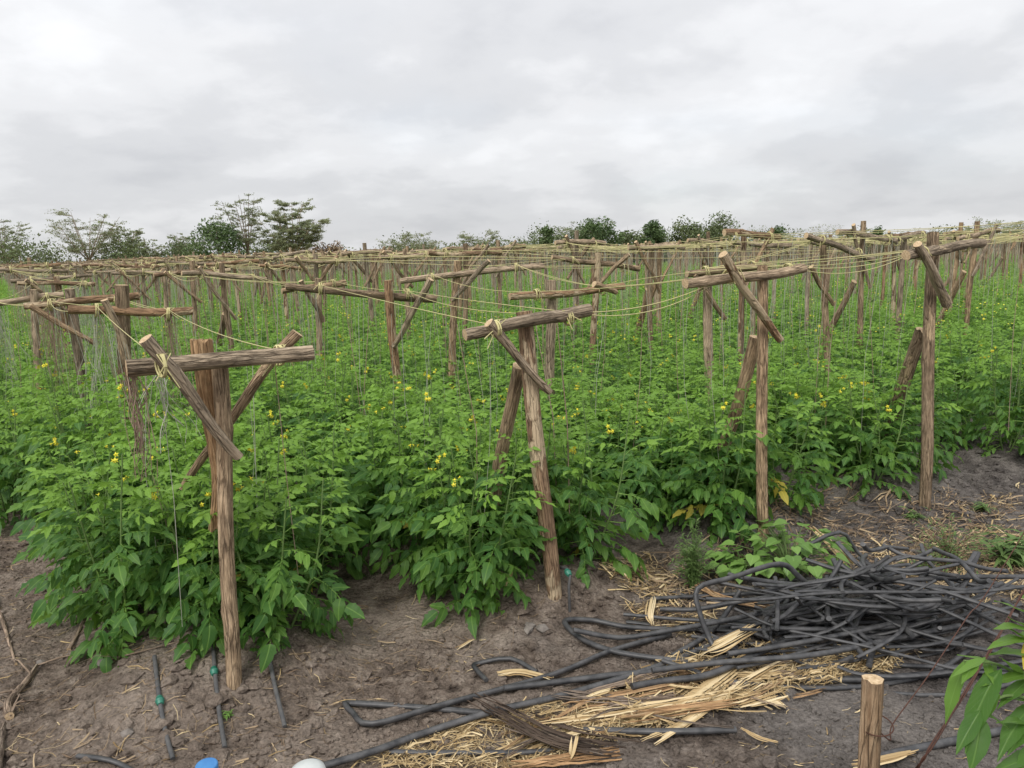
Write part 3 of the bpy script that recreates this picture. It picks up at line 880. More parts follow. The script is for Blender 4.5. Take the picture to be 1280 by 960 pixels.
# the rest of the crop, past counting: points carrying instances of the far plant shapes
me = bpy.data.meshes.new('tomato_crop')
me.from_pydata([p[:3] for p in pts_far], [], [])
a = me.attributes.new('rz', 'FLOAT', 'POINT'); a.data.foreach_set('value', [p[3] for p in pts_far])
a = me.attributes.new('hs', 'FLOAT', 'POINT'); a.data.foreach_set('value', [p[4] for p in pts_far])
crop = OBJ('tomato_crop', me)
TAG(crop, 'continuous mass of tomato plants deeper in the field', 'crop', kind='stuff')
ng = bpy.data.node_groups.new('crop', 'GeometryNodeTree')
ng.interface.new_socket('Geometry', in_out='INPUT', socket_type='NodeSocketGeometry')
ng.interface.new_socket('Geometry', in_out='OUTPUT', socket_type='NodeSocketGeometry')
gi = ng.nodes.new('NodeGroupInput'); go = ng.nodes.new('NodeGroupOutput')
ip = ng.nodes.new('GeometryNodeInstanceOnPoints'); ci = ng.nodes.new('GeometryNodeCollectionInfo')
ci.inputs['Collection'].default_value = far_col
ci.inputs['Separate Children'].default_value = True; ci.inputs['Reset Children'].default_value = True
ip.inputs['Pick Instance'].default_value = True
def named(n):
    x = ng.nodes.new('GeometryNodeInputNamedAttribute'); x.data_type = 'FLOAT'; x.inputs['Name'].default_value = n
    return x.outputs['Attribute']
cr = ng.nodes.new('ShaderNodeCombineXYZ'); ng.links.new(named('rz'), cr.inputs[2])
cs = ng.nodes.new('ShaderNodeCombineXYZ'); cs.inputs[0].default_value = 1.14; cs.inputs[1].default_value = 1.14; ng.links.new(named('hs'), cs.inputs[2])
ri = ng.nodes.new('FunctionNodeRandomValue'); ri.data_type = 'INT'
mn = [s for s in ri.inputs if s.name == 'Min' and s.type == 'INT'][0]; mxs = [s for s in ri.inputs if s.name == 'Max' and s.type == 'INT'][0]
mn.default_value = 0; mxs.default_value = 3
ro = [s for s in ri.outputs if s.type == 'INT'][0]
ng.links.new(gi.outputs[0], ip.inputs['Points']); ng.links.new(ci.outputs[0], ip.inputs['Instance'])
ng.links.new(ro, ip.inputs['Instance Index']); ng.links.new(cr.outputs[0], ip.inputs['Rotation']); ng.links.new(cs.outputs[0], ip.inputs['Scale'])
ng.links.new(ip.outputs[0], go.inputs[0])
md = crop.modifiers.new('crop', 'NODES'); md.node_group = ng

# ------------------------------------------------------------------ trees and scrub beyond the field
def quad_leaf(mb, p, s, q, flat=.5, tint=.5):
    n = Vector((q.gauss(0, 1), q.gauss(0, 1), q.gauss(0, 1) + flat * 3)).normalized(); x, y = frame_axes(n)
    a = q.uniform(0, 6.28); d = x * math.cos(a) + y * math.sin(a); t = n.cross(d)
    mb.add([p - d * s, p + t * s * .45, p + d * s, p - t * s * .45], [(0, 1, 2, 3)], 0, [(.4, .3, 0)] * 4, tint)
def acacia(seed, H, Wd, dens, leafy=1.0):
    """flat-topped thorn tree: fan of limbs, layered sparse pads of fine foliage"""
    q = random.Random(seed); tr = MB(); cr = MB()
    th = H * q.uniform(.16, .26); r0 = H * .020
    base = Vector((0, 0, -.3)); fork = Vector((q.uniform(-.1, .1) * H * .3, 0, th))
    tube(tr, [base, base.lerp(fork, .5) + Vector((.05, 0, 0)), fork], [r0 * 1.3, r0, r0 * .9], 7)
    nl = q.randrange(7, 10)
    for i in range(nl):
        a = 2 * math.pi * i / nl + q.uniform(-.3, .3); rad = Wd * .44 * q.uniform(.25, 1.0)
        top = H * q.uniform(.74, 1.0) * (1 - .22 * (rad / (Wd * .5)) ** 2)
        e = Vector((math.cos(a) * rad, math.sin(a) * rad * .9, top))
        m1 = fork.lerp(e, .45) + Vector((0, 0, q.uniform(-.08, .02) * H))
        path = smooth_path([fork, m1, e], 7)
        tube(tr, path, [r0 * (.5 - .42 * j / (len(path) - 1)) for j in range(len(path))], 5, cap=False)
        for s in range(q.randrange(13, 18)):
            f = q.uniform(.22, 1.0); p = path[int(f * (len(path) - 1))]
            b = a + q.gauss(0, 1.1); l = Wd * q.uniform(.08, .20)
            e2 = p + Vector((math.cos(b) * l, math.sin(b) * l, l * q.uniform(.05, .65)))
            md_ = p.lerp(e2, .5) + Vector((0, 0, -.05 * l))
            tube(tr, [p, md_, e2], [r0 * .13, r0 * .09, r0 * .05], 3, cap=False)
            tn = q.uniform(.1, .9)
            for tw_ in range(q.randrange(4, 8)):
                p3 = md_.lerp(e2, q.uniform(0, 1)); b3 = b + q.gauss(0, 1.0); l3 = Wd * q.uniform(.03, .09)
                e3 = p3 + Vector((math.cos(b3) * l3, math.sin(b3) * l3, l3 * q.uniform(-.1, .45)))
                tube(tr, [p3, e3], [r0 * .05, r0 * .025], 3, cap=False)
                for _ in range(int(dens * .46 * q.uniform(.4, 1.5))):
                    c = p3.lerp(e3, q.uniform(.1, 1.2)) + Vector((q.gauss(0, .017 * Wd), q.gauss(0, .017 * Wd), q.gauss(.003, .006) * Wd))
                    quad_leaf(cr, c, q.uniform(.06, .12) * leafy, q, .4, min(1, max(0, tn + q.uniform(-.2, .2))))
    return tr.mesh('trunk', [M_grey]), cr.mesh('crown', [M_aca])
def bushy(seed, H, Wd, n, mat, low=0.0, cone=0.0, feather=0.0):
    """dense tree or scrub: lumps of small leaves round limbs, ragged outline"""
    q = random.Random(seed); tr = MB(); cr = MB(); Wd *= 1.2
    tube(tr, [(0, 0, -.3), (.05, 0, H * .35), (0, .05, H * .75)], [H * .03, H * .022, H * .008], 6)
    nb = q.randrange(13, 19)
    for i in range(nb):
        z = H * (low + (1 - low) * (i + .5) / nb) * q.uniform(.85, 1.05)
        f = z / H
        rr = Wd * .5 * (math.sqrt(max(.05, 1 - (2 * f - .85) ** 2 * .8)) * (1 - cone * f))
        a = i * 2.4 + q.uniform(-.5, .5); d = rr * q.uniform(.25, .8)
        c = Vector((math.cos(a) * d, math.sin(a) * d, min(z, H * .92)))
        tube(tr, [(0, 0, z * .5), c * .6 + Vector((0, 0, z * .25)), c], [H * .010, H * .007, H * .003], 3, cap=False)
        pr = Wd * q.uniform(.13, .22); tn = q.uniform(.1, .75)
        for _ in range(n):
            u = Vector((q.gauss(0, 1), q.gauss(0, 1), q.gauss(0, .75 + feather)))
            u = u.normalized() * pr * (q.random() ** .35) * q.uniform(.8, 1.25)
            quad_leaf(cr, c + u, q.uniform(.10, .22), q, .25, min(1, max(0, tn + q.uniform(-.2, .2))))
    return tr.mesh('trunk', [M_grey]), cr.mesh('crown', [mat])
def horizon_y(px): return 307.0 - (px - 640) * math.tan(ROLL)
def put_tree(name, label, cat, px0, px1, ytop, D, maker, group=None, **k):
    pxc = (px0 + px1) / 2
    top = PD(pxc, ytop, D); H = max(1.2, top.z); Wd = (px1 - px0) / FPX * D
    tr, cr = maker(int(px0 * 7 + px1), H, Wd, **k)
    root = OBJ(name, None, None, Matrix.Translation((top.x, D, 0))); root.empty_display_size = .5
    TAG(root, label, cat, group)
    OBJ('trunk', tr, root); OBJ('crown', cr, root)
GA = 'thorn trees on the horizon'; GB = 'bushes and trees beyond the field'
AC = [(-40, 30, 264, 92, 24, 'grey-green thorn tree cut by the picture edge beyond the outermost row'.replace('cut by the picture edge ', '')),
      (50, 156, 254, 88, 26, 'sparse thorn tree with bare fanned limbs beyond the outermost row'),
      (126, 182, 272, 94, 26, 'smaller thorn tree touching the sparse fanned thorn tree'),
      (163, 207, 292, 90, 14, 'low dark thin thorn tree between taller thorn trees'),
      (203, 250, 286, 98, 16, 'faint thin thorn tree beside the dark round bush'),
      (262, 338, 234, 86, 26, 'tallest thorn tree with grey sparse crown above the dark round bush'),
      (316, 408, 247, 84, 85, 'wide green thorn tree with dense crown joined to the tallest tree'),
      (474, 556, 288, 96, 24, 'flat-topped thorn tree standing alone over the open horizon gap'),
      (564, 630, 288, 98, 22, 'open thorn tree next to the lone flat-topped one'),
      (624, 668, 296, 104, 20, 'pale low thorn tree at the edge of the green scrub'),
      (684, 764, 270, 100, 16, 'thin feathery thorn tree rising behind the dark round trees'),
      (770, 800, 282, 100, 16, 'thin thorn tree between the dark round tree and the pointed tree'),
      (930, 1060, 281, 100, 14, 'very thin thorn tree behind the trellis tops near the tall trellis'),
      (1105, 1195, 283, 104, 14, 'pale thin thorn tree behind the tall short-braced trellis'),
      (1040, 1095, 284, 106, 14, 'small faint thorn tree beside the bright green round tree'),
      (1195, 1300, 277, 90, 30, 'broad thorn tree beyond the last rows past the tall trellis')]
for a in AC: put_tree('thorn_tree', a[5], 'tree', a[0], a[1], a[2], a[3], acacia, GA, dens=a[4])
BU = [(238, 302, 281, 82, 330, M_tree, 'dark dense round bush under the tallest thorn tree', 0),
      (722, 772, 274, 88, 330, M_tree, 'dark round leafy tree rising over the green scrub', 0),
      (800, 836, 277, 88, 300, M_tree, 'pointed dark green tree beside the olive scrub', .45),
      (674, 694, 283, 90, 160, M_tree, 'small narrow green tree in the scrub', .2),
      (640, 730, 292, 94, 300, M_scrub, 'olive scrub bush spreading before the narrow green tree', 0),
      (760, 806, 293, 94, 260, M_scrub, 'low olive bush between the two dark trees', 0),
      (828, 884, 281, 92, 300, M_scrub, 'olive scrub bush beside the pointed dark green tree', 0),
      (872, 932, 272, 92, 240, M_scrub, 'tall feathery olive bush at the end of the scrub', .2),
      (954, 986, 287, 88, 240, M_tree, 'small dark bush standing just past the feathery scrub', 0),
      (1084, 1116, 286, 86, 220, M_tree, 'small bright green round tree above the trellis tops', 0),
      (-30, 75, 305, 88, 260, M_scrub, 'low dull scrub below the grey-green thorn trees', 0),
      (108, 205, 306, 90, 240, M_scrub, 'low scrub under the sparse fanned thorn tree', 0),
      (386, 436, 308, 90, 200, M_litter, 'dry brown bush beside the wide green thorn tree', 0),
      (696, 764, 288, 93, 260, M_scrub, 'mid-height scrub bush under the dark round leafy tree', 0),
      (786, 850, 290, 95, 240, M_scrub, 'mid-height scrub bush under the pointed dark green tree', 0),
      (850, 920, 287, 96, 260, M_scrub, 'broad scrub bush joining the feathery bush', 0),
      (470, 560, 306, 100, 160, M_scrub, 'low scrub under the lone flat-topped thorn tree', 0),
      (575, 650, 305, 100, 160, M_scrub, 'low scrub under the open thorn tree', 0),
      (200, 262, 304, 92, 200, M_scrub, 'low scrub beside the dark dense round bush', 0),
      (300, 392, 302, 92, 240, M_scrub, 'low scrub under the wide green thorn tree', 0),
      (925, 1000, 293, 98, 180, M_scrub, 'faint low scrub behind the small dark bush', 0),
      (1040, 1100, 293, 98, 160, M_scrub, 'faint low scrub around the bright green round tree', 0),
      (1150, 1230, 292, 100, 160, M_scrub, 'faint low scrub behind the tall trellis', 0)]
for b in BU: put_tree('bush' if b[5] in (M_scrub, M_litter) else 'leafy_tree', b[6], 'bush' if b[5] in (M_scrub, M_litter) else 'tree', b[0], b[1], b[2], b[3], bushy, GB, n=b[4], mat=b[5], cone=b[7])
# far-off wood that reads as one low band
mb = MB(); q = random.Random(3)
for i in range(15000):
    x = q.uniform(-150, 150); D = q.uniform(118, 150)
    h = 1.6 + 2.8 * float(vnoise(x * .10, 3.3)) * float(vnoise(x * .31, 1.3)) + 1.0 * float(vnoise(x * .6, 9.1))
    quad_leaf(mb, Vector((x, D, q.random() ** .8 * h)), q.uniform(.15, .35), q, .2, q.uniform(.1, .9))
TAG(OBJ('distant_scrub', mb.mesh('distant_scrub', [M_scrub])), 'thin low band of far-off scrub along the horizon', 'scrub', kind='stuff')

# ------------------------------------------------------------------ irrigation hoses
def hose(label, pts, r=.016, flat=.8, mat=None, group='black irrigation hoses', sub=6, name='irrigation_hose', cat='hose', n=8):
    mb = MB(); path = smooth_path(pts, sub) if sub else [Vector(p) for p in pts]
    tube(mb, path, r, n, flat=flat)
    return TAG(OBJ(name, mb.mesh(name, [mat or M_hose])), label, cat, group)
def G(l, lift=.016): return [GP(x, y, lift) for x, y in l]
hose('long black hose looping back on itself across the soil before the leaning trellis', G([(860, 827), (800, 820), (760, 812), (725, 797), (706, 768), (740, 775), (790, 784), (880, 785), (978, 776)], .03), .015)
hose('longest black hose running over the straw into the hose heap', G([(402, 958), (470, 938), (525, 918), (617, 889), (708, 868), (817, 835), (905, 800), (960, 780)], .035), .016)
hose('black hose bent into a sharp hairpin on the bare soil', G([(604, 891), (520, 884), (440, 879)], .016) + G([(433, 882), (440, 890), (465, 904), (554, 881), (692, 843), (762, 814), (838, 793)], .03), .015, sub=4)
hose('black hose lying straight over dry grass under the dark plank', G([(487, 940), (580, 941), (675, 939), (733, 927)], .016), .012)
hose('black hose stub lying across the golden stalks', G([(729, 912), (800, 914), (860, 914), (920, 912)], .03), .015)
hose('short black hose bent into a square bracket', G([(608, 850), (593, 834), (598, 829), (638, 823), (671, 840)], .016), .012, sub=3)
hose('black hose lying beside the pale husk into the heap', G([(630, 860), (700, 852), (775, 843), (860, 838)], .03), .016)
hose('black hose curving from the golden stalks up to the heap', G([(790, 858), (830, 851), (887, 843), (953, 814), (1000, 795)], .06), .017)
hose('black hose crossing the front of the heap', G([(815, 838), (900, 828), (1020, 818), (1128, 796), (1200, 782)], .09), .015)
hose('thick black hose lying flat in front of the heap', G([(987, 848), (1040, 849), (1100, 848), (1180, 842), (1290, 833)], .018), .019)
hose('thin flattened black strip bowed along the heap front', G([(1047, 833), (1075, 842), (1130, 845), (1200, 838), (1290, 824)], .05), .013, .35)
D0 = GP(905, 822).y
hose('black hose standing up in a tall arch over the heap', [GP(903, 824, .01), PD(888, 800, D0 + .05), PD(876, 770, D0 + .1), PD(872, 736, D0 + .16), PD(915, 722, D0 + .2), PD(974, 705, D0 + .25), PD(1000, 722, D0 + .28), PD(1022, 742, D0 + .3), PD(1060, 770, D0 + .2)], .014, sub=4)
hose('black hose curling up at the end beside the arch', [GP(840, 820, .03), GP(880, 796, .03), PD(905, 770, GP(890, 792).y + .1), PD(925, 738, GP(890, 792).y + .15)], .014)
hose('black hose lying behind the heap along the weeds', G([(815, 748), (880, 745), (953, 742), (987, 753), (1040, 760)], .03), .014)
hose('black hose lying level on top of the heap', [PD(974, 726, 4.1), PD(1020, 724, 4.1), PD(1070, 721, 4.15), PD(1120, 722, 4.15)], .015)
hose('black hose bent to a peak above the heap', [PD(960, 770, 3.95), PD(985, 722, 4.0), PD(999, 690, 4.05), PD(1049, 665, 4.1), PD(1070, 688, 4.1), PD(1094, 714, 4.05), PD(1110, 740, 4.0)], .013, sub=3)
hose('black hose running off from the heap over the husk', G([(1200, 718), (1235, 727), (1290, 738)], .05), .014)
hose('black hose lying behind the cut stake', G([(1085, 952), (1112, 943), (1187, 927), (1240, 916), (1300, 902)], .018), .017)
hose('dark hose end poking from the soil beside the blue cap', G([(97, 945), (125, 948), (150, 955), (185, 975)], .012), .011)
# the heap itself: each length laid on what is already there
cell = .03; HX0, HY0 = .6, 2.6
HF = np.zeros((120, 90))
def hf(p):
    i = int((p.x - HX0) / cell); j = int((p.y - HY0) / cell)
    return (i, j) if 0 <= i < 120 and 0 <= j < 90 else None
q = random.Random(21)
hc = GP(1095, 800)
for i in range(100):
    L = q.uniform(.4, 1.0) if i % 3 else q.uniform(1.0, 1.9)
    a = q.gauss(.25, .75) if q.random() < .62 else q.uniform(0, 3.14)
    cx, cy = hc.x + q.gauss(.04, .27), hc.y + q.gauss(.08, .15)
    if i > 64: cx, cy = hc.x + q.gauss(.05, .20), hc.y + q.gauss(.08, .10)
    if i % 3 == 0 and i < 60: cx -= q.uniform(-.05, .40); a = q.gauss(.28, .22)
    if abs(math.sin(a)) * L > .5: L = .5 / abs(math.sin(a))
    dv = Vector((math.cos(a), math.sin(a), 0)); nv = Vector((-dv.y, dv.x, 0))
    bow = q.gauss(0, .13) * L; r = q.uniform(.008, .0150)
    pts = [Vector((cx, cy, 0)) + dv * (L * (f - .5)) + nv * (bow * 4 * f * (1 - f)) for f in np.linspace(0, 1, 7)]
    hs_ = []
    for p in pts:
        c = hf(p); hs_.append(max(gz(p.x, p.y), HF[c] if c else 0))
    f = np.linspace(0, 1, 7)
    slope, ic = np.polyfit(f, hs_, 1); slope = max(-.3, min(.3, slope))
    ln = ic + slope * f
    lift = np.max(np.array(hs_) - ln) * .88
    for k, p in enumerate(pts):
        p.z = max(ln[k] + lift, gz(p.x, p.y) - .003) + r * .85 + (.015 * math.sin(k * 1.1 + i) if i > 60 else 0)
    pts[0].z += abs(q.gauss(0, .03)); pts[-1].z += abs(q.gauss(0, .03))
    path = smooth_path(pts, 3)
    for p in path:
        c = hf(p)
        if c: HF[c] = max(HF[c], p.z + r * .35)
    hose('loose cut length of black hose tangled in the heap', path, r, q.uniform(.42, .95), None, 'black hose lengths in the heap', 0)
# drip lines coming out of the beds
def drip(label, pts, joint):
    root = OBJ('drip_line', None, None, Matrix.Translation(pts[0]))
    inv = root.matrix_basis.inverted(); TAG(root, label, 'drip line', 'drip lines at the row ends')
    mb = MB(); tube(mb, smooth_path(pts, 5), .0095, 8, flat=.8); OBJ('tube', mb.mesh('tube', [M_drip]), root, inv)
    if joint is not None:
        d = (pts[-1] - pts[0]).normalized(); mb = MB()
        tube(mb, [joint - d * .022, joint - d * .018, joint - d * .006, joint - d * .005, joint + d * .005, joint + d * .006, joint + d * .018, joint + d * .022],
             [.012, .0145, .0145, .018, .018, .0145, .0145, .012], 10, flat=.95)
        OBJ('connector', mb.mesh('connector', [M_green]), root, inv)
drip('grey drip line with green connector sinking into soil farthest from the hairpin hose', G([(193, 820), (199, 869), (206, 905), (216, 948)], .020), GP(199, 868, .021))
drip('grey drip line with green connector beside the crossed braces post', G([(266, 800), (268, 832), (273, 880), (281, 934)], .020), GP(267, 831, .021))
drip('thin grey drip line without connector near the crossed braces post', G([(334, 806), (342, 850), (356, 908)], .017), None)
drip('grey drip line with green connector standing by the leaning peeled post', [GP(712, 752, 0), PD(711, 735, GP(712, 752).y), PD(710, 712, GP(712, 752).y + .06), GP(707, 722, .03) + U * .2], PD(710, 716, GP(712, 752).y + .03))
drip('grey drip line with blue-green connector behind the dark straight post', G([(930, 635), (944, 655), (956, 676)], .02), GP(945, 657, .022))

# ------------------------------------------------------------------ dry stalks, husks, planks
def strip(name, label, pts, w, th, mats, cat, group=None, seed=0, rag=.25, cup=.3):
    """a split strip of stalk or bark: ragged thin slivers side by side, lifting and fraying at the ends"""
    q = random.Random(seed); mb = MB(); path = smooth_path(pts, 6); k = len(path)
    ns = max(4, int(w / .008)); L = 0
    for sv_ in range(ns):
        o = (sv_ + .5) / ns - .5 + q.uniform(-.4, .4) / ns
        i0 = int(q.random() ** 2 * k * .30); i1 = k - 1 - int(q.random() ** 2 * k * .30)
        if i1 - i0 < 3: i0, i1 = 0, k - 1
        sw = w / ns * q.uniform(.7, 1.25); sk = q.uniform(-.16, .16); tn = q.random(); zo = q.uniform(-.5, 1) * th * .5
        vs, lc = [], []; L = 0
        for i in range(i0, i1 + 1):
            p = path[i]; d = (path[min(i + 1, k - 1)] - path[max(i - 1, 0)]).normalized()
            s = d.cross(Vector((0, 0, 1))).normalized(); up = s.cross(d)
            f = (i - i0) / (i1 - i0); L += .02
            e = 1 - abs(2 * f - 1) ** 5 * .75
            oo = (o + sk * (f - .5)) * w * (1 + .25 * math.sin(3 * f + seed)); cz = cup * w * (.25 - (oo / w) ** 2) + zo + q.uniform(-.15, .15) * th
            cz += (abs(2 * f - 1) ** 3) * q.uniform(0, .12) * w
            for a, b in ((-1, 0), (0, .35), (1, 0), (0, -.35)):
                vs.append(p + s * (oo + a * sw * .62 * e) + up * (cz + b * th * .6)); lc.append((oo + a * sw * .3 + seed * .1, b * .01, L + tn))
        m_ = i1 - i0
        fs = [(i * 4 + j, i * 4 + (j + 1) % 4, (i + 1) * 4 + (j + 1) % 4, (i + 1) * 4 + j) for i in range(m_) for j in range(4)]
        fs += [(0, 1, 2, 3), (m_ * 4 + 3, m_ * 4 + 2, m_ * 4 + 1, m_ * 4)]
        mb.add(vs, fs, 0, lc, tn)
    return TAG(OBJ(name, mb.mesh(name, mats, False)), label, cat, group)
GS = 'dry split stalks under the hoses'
strip('dry_stalk', 'long golden split stalk lying under the hoses', G([(704, 886), (770, 872), (860, 852), (900, 842)], .03), .055, .02, [M_split], 'stalk', GS, 1)
strip('dry_stalk', 'broad golden split stalk beside the dark plank', G([(688, 905), (770, 893), (860, 877), (940, 862)], .03), .06, .02, [M_husk], 'stalk', GS, 2)
strip('dry_stalk', 'pale yellow split stalk nearest the short hose stub', G([(790, 902), (860, 890), (950, 868)], .03), .05, .015, [M_husk], 'stalk', GS, 3)
strip('dry_stalk', 'orange-brown stalk at the foot of the dark plank', G([(640, 960), (700, 951), (775, 942)], .03), .05, .02, [M_split], 'stalk', GS, 4)
strip('dry_stalk', 'peeled dry stalk leaning behind the hose heap', [GP(1014, 658, .04), GP(1040, 684, .06), GP(1072, 716, .10)], .055, .03, [M_husk], 'stalk', GS, 5, cup=.8)
strip('weathered_plank', 'dark weathered split plank lying across the hoses', G([(592, 872), (640, 896), (700, 925), (782, 942)], .055), .075, .018, [M_plank], 'plank', None, 6, rag=.15, cup=.15)
strip('weathered_plank', 'thin dark plank sliver beside the dark weathered plank', G([(660, 892), (720, 912), (800, 930)], .04), .03, .014, [M_plank], 'plank', None, 7, rag=.15, cup=.15)
strip('husk', 'crumpled tan husk wedged in front of the arched hose', [GP(878, 822, .03), GP(905, 806, .10), GP(945, 786, .08)], .085, .006, [M_husk], 'husk', 'dry husks', 8, .4, .7)
strip('husk', 'pale husk lying behind the bracket-shaped hose', G([(622, 845), (650, 842), (690, 852)], .02), .06, .006, [M_husk], 'husk', 'dry husks', 9, .4, .7)
strip('husk', 'upright pale husk tip standing beside the dark plank foot', [GP(712, 958, .0), PD(715, 940, GP(712, 958).y), PD(719, 918, GP(712, 958).y + .03)], .03, .004, [M_husk], 'husk', 'dry husks', 10, .3, .4)
strip('husk', 'tan husk standing at the heap edge by the wiry weed', [GP(1206, 738, .02), PD(1208, 722, GP(1206, 738).y + .03), PD(1204, 706, GP(1206, 738).y + .06)], .055, .005, [M_husk], 'husk', 'dry husks', 11, .3, .6)
strip('husk', 'dry curled husk stub behind the looping hose', [GP(815, 782, .02), GP(812, 768, .06), GP(816, 748, .05)], .04, .006, [M_husk], 'husk', 'dry husks', 12, .3, .7)
strip('husk', 'tan husk curled at the foot of the cut stake', G([(1062, 958), (1110, 950), (1150, 942)], .03), .045, .005, [M_husk], 'husk', 'dry husks', 13, .3, .9)
strip('husk', 'dry leaf standing under the tomatoes near the leaning post', [GP(632, 742, .0), PD(636, 728, GP(632, 742).y + .02), PD(641, 712, GP(632, 742).y + .04)], .03, .004, [M_husk], 'husk', 'dry husks', 14, .3, .5)
strip('husk', 'small chip of pale wood on the bare soil', G([(570, 812), (592, 797)], .012), .018, .008, [M_husk], 'husk', 'dry husks', 15)
for i, l in enumerate(([(870, 735), (905, 748), (960, 760)], [(1110, 735), (1160, 738), (1240, 742)])):
    strip('dry_stalk', ('dry stalk lying behind the arched hose', 'orange stalk lying behind the heap by the wiry weed')[i], G(l, .03), .05, .02, [M_split], 'stalk', GS, 30 + i)

q = random.Random(77)
for i in range(78):
    x = q.uniform(660, 1040); y = 905 - (x - 690) * .20 + q.gauss(0, 18); L = q.uniform(30, 150) * (1 if x < 900 else .5); sl = q.gauss(-.20, .28)
    strip('dry_stalk', 'loose dry maize stalk sliver in the straw under the hoses', G([(x - L / 2, y - sl * L / 2), (x, y + q.uniform(-3, 3)), (x + L / 2, y + sl * L / 2)], q.uniform(.015, .045)), q.choice([.010, .014, .02, .03, .055]), .005, [q.choice([M_husk, M_husk, M_husk, M_split, M_dead])], 'stalk', 'loose stalk slivers in the straw', 200 + i)
def straw_patch(name, label, poly, n, lmin, lmax, mat, lift, seed, w=.0035):
    q = random.Random(seed); mb = MB()
    xs = [p[0] for p in poly]; ys = [p[1] for p in poly]
    def inside(x, y):
        c = False; j = len(poly) - 1
        for i in range(len(poly)):
            if (poly[i][1] > y) != (poly[j][1] > y) and x < (poly[j][0] - poly[i][0]) * (y - poly[i][1]) / (poly[j][1] - poly[i][1]) + poly[i][0]: c = not c
            j = i
        return c
    k = 0
    while k < n:
        x, y = q.uniform(min(xs), max(xs)), q.uniform(min(ys), max(ys))
        if not inside(x, y): continue
        if vnoise(x * .045 + seed, y * .08) < q.uniform(.1, .62): continue
        k += 1
        p = gp0(x, y, .02); a = q.gauss(.2, .6) if q.random() < .6 else q.uniform(0, 6.28); L = q.uniform(lmin, lmax)
        d = Vector((math.cos(a), math.sin(a), 0)); s = Vector((-d.y, d.x, 0)); ww = w * (.28 + .5 * q.random() ** 3 * 3)
        tl = q.uniform(-.15, .3) * L; bw = q.uniform(-.15, .15) * L; vs = []
        for f in (-.5, 0, .5):
            c = p + d * (L * f) + s * bw * (1 - 4 * f * f)
            c.z = gz(c.x, c.y) + .004 + q.uniform(0, lift) + (tl * (f + .5) if tl > 0 else 0) * .6
            t_ = s * ww + Vector((0, 0, q.uniform(-1, 1) * ww))
            vs += [c - t_, c + t_]
        mb.add(vs, [(0, 1, 3, 2), (2, 3, 5, 4)], 0, None, q.random())
    TAG(OBJ(name, mb.mesh(name, [mat], False)), label, 'straw', kind='stuff')
straw_patch('straw_litter', 'golden straw and shredded stalks spread under the hose heap', [(690, 905), (800, 840), (900, 800), (1150, 815), (1120, 835), (1060, 850), (960, 868), (880, 888), (760, 925)], 2600, .02, .15, M_straw, .04, 1, .0022)
straw_patch('dry_grass_litter', 'dull dry grass around the long hose and dark plank', [(440, 955), (560, 905), (700, 870), (790, 860), (760, 930), (650, 958)], 1300, .03, .14, M_straw, .02, 2, .0018)
straw_patch('brown_litter', 'brown plant litter on the soil behind the hose heap', [(780, 700), (880, 690), (990, 600), (1120, 630), (1270, 620), (1280, 740), (1090, 730), (950, 740), (800, 790)], 3200, .03, .16, M_litter, .02, 3, .003)
straw_patch('straw_wisps', 'pale straw wisps lying behind the weeds and heap', [(800, 690), (900, 760), (870, 800), (800, 770), (740, 720)], 500, .03, .15, M_straw, .02, 4, .003)
straw_patch('straw_wisps', 'pale straw scattered by the last row on bare ground', [(1080, 690), (1280, 600), (1290, 760), (1180, 745)], 700, .03, .15, M_straw, .02, 5, .003)
straw_patch('straw_bits', 'thin bits of straw scattered over the bare soil before the trellises', [(0, 620), (60, 700), (130, 820), (400, 830), (460, 740), (640, 750), (700, 770), (600, 830), (420, 890), (400, 958), (0, 958)], 230, .02, .11, M_straw, .006, 6, .0013)
straw_patch('straw_bits', 'thin brown bits of stalk scattered over the bare soil before the trellises', [(0, 620), (60, 700), (130, 820), (400, 830), (460, 740), (640, 750), (700, 770), (600, 830), (420, 890), (400, 958), (0, 958)], 900, .02, .12, M_litter, .006, 7, .0015)
straw_patch('straw_bits', 'sparse chaff on the dark soil around the cut stake', [(900, 900), (1060, 860), (1280, 855), (1280, 958), (800, 958)], 150, .01, .05, M_straw, .004, 8, .0013)

# clods and pebbles, past counting
def rock(mb, p, s, q):
    t = (1 + 5 ** .5) / 2
    vs = [(-1, t, 0), (1, t, 0), (-1, -t, 0), (1, -t, 0), (0, -1, t), (0, 1, t), (0, -1, -t), (0, 1, -t), (t, 0, -1), (t, 0, 1), (-t, 0, -1), (-t, 0, 1)]
    fs = [(0, 11, 5), (0, 5, 1), (0, 1, 7), (0, 7, 10), (0, 10, 11), (1, 5, 9), (5, 11, 4), (11, 10, 2), (10, 7, 6), (7, 1, 8), (3, 9, 4), (3, 4, 2), (3, 2, 6), (3, 6, 8), (3, 8, 9), (4, 9, 5), (2, 4, 11), (6, 2, 10), (8, 6, 7), (9, 8, 1)]
    sx, sy, sz = s * q.uniform(.7, 1.3), s * q.uniform(.7, 1.3), s * q.uniform(.45, .8)
    E = Euler((q.uniform(0, 6), q.uniform(0, 6), q.uniform(0, 6))).to_matrix()
    out = []
    for v in vs:
        w = E @ Vector(v) * (.52 * q.uniform(.75, 1.2)); out.append(p + Vector((w.x * sx, w.y * sy, w.z * sz)))
    mb.add(out, fs)
mb = MB(); q = random.Random(5)
for i in range(15000):
    x, y = q.uniform(-10, 1290), q.uniform(600, 985)
    p = gp0(x, y, 0.02)
    if vnoise(p.x * 2.1 + 7, p.y * 2.1) < q.uniform(.15, .75): continue
    p.z = gz(p.x, p.y) + .001
    rock(mb, p, min(.034, .003 + .0062 * q.expovariate(1)), q)
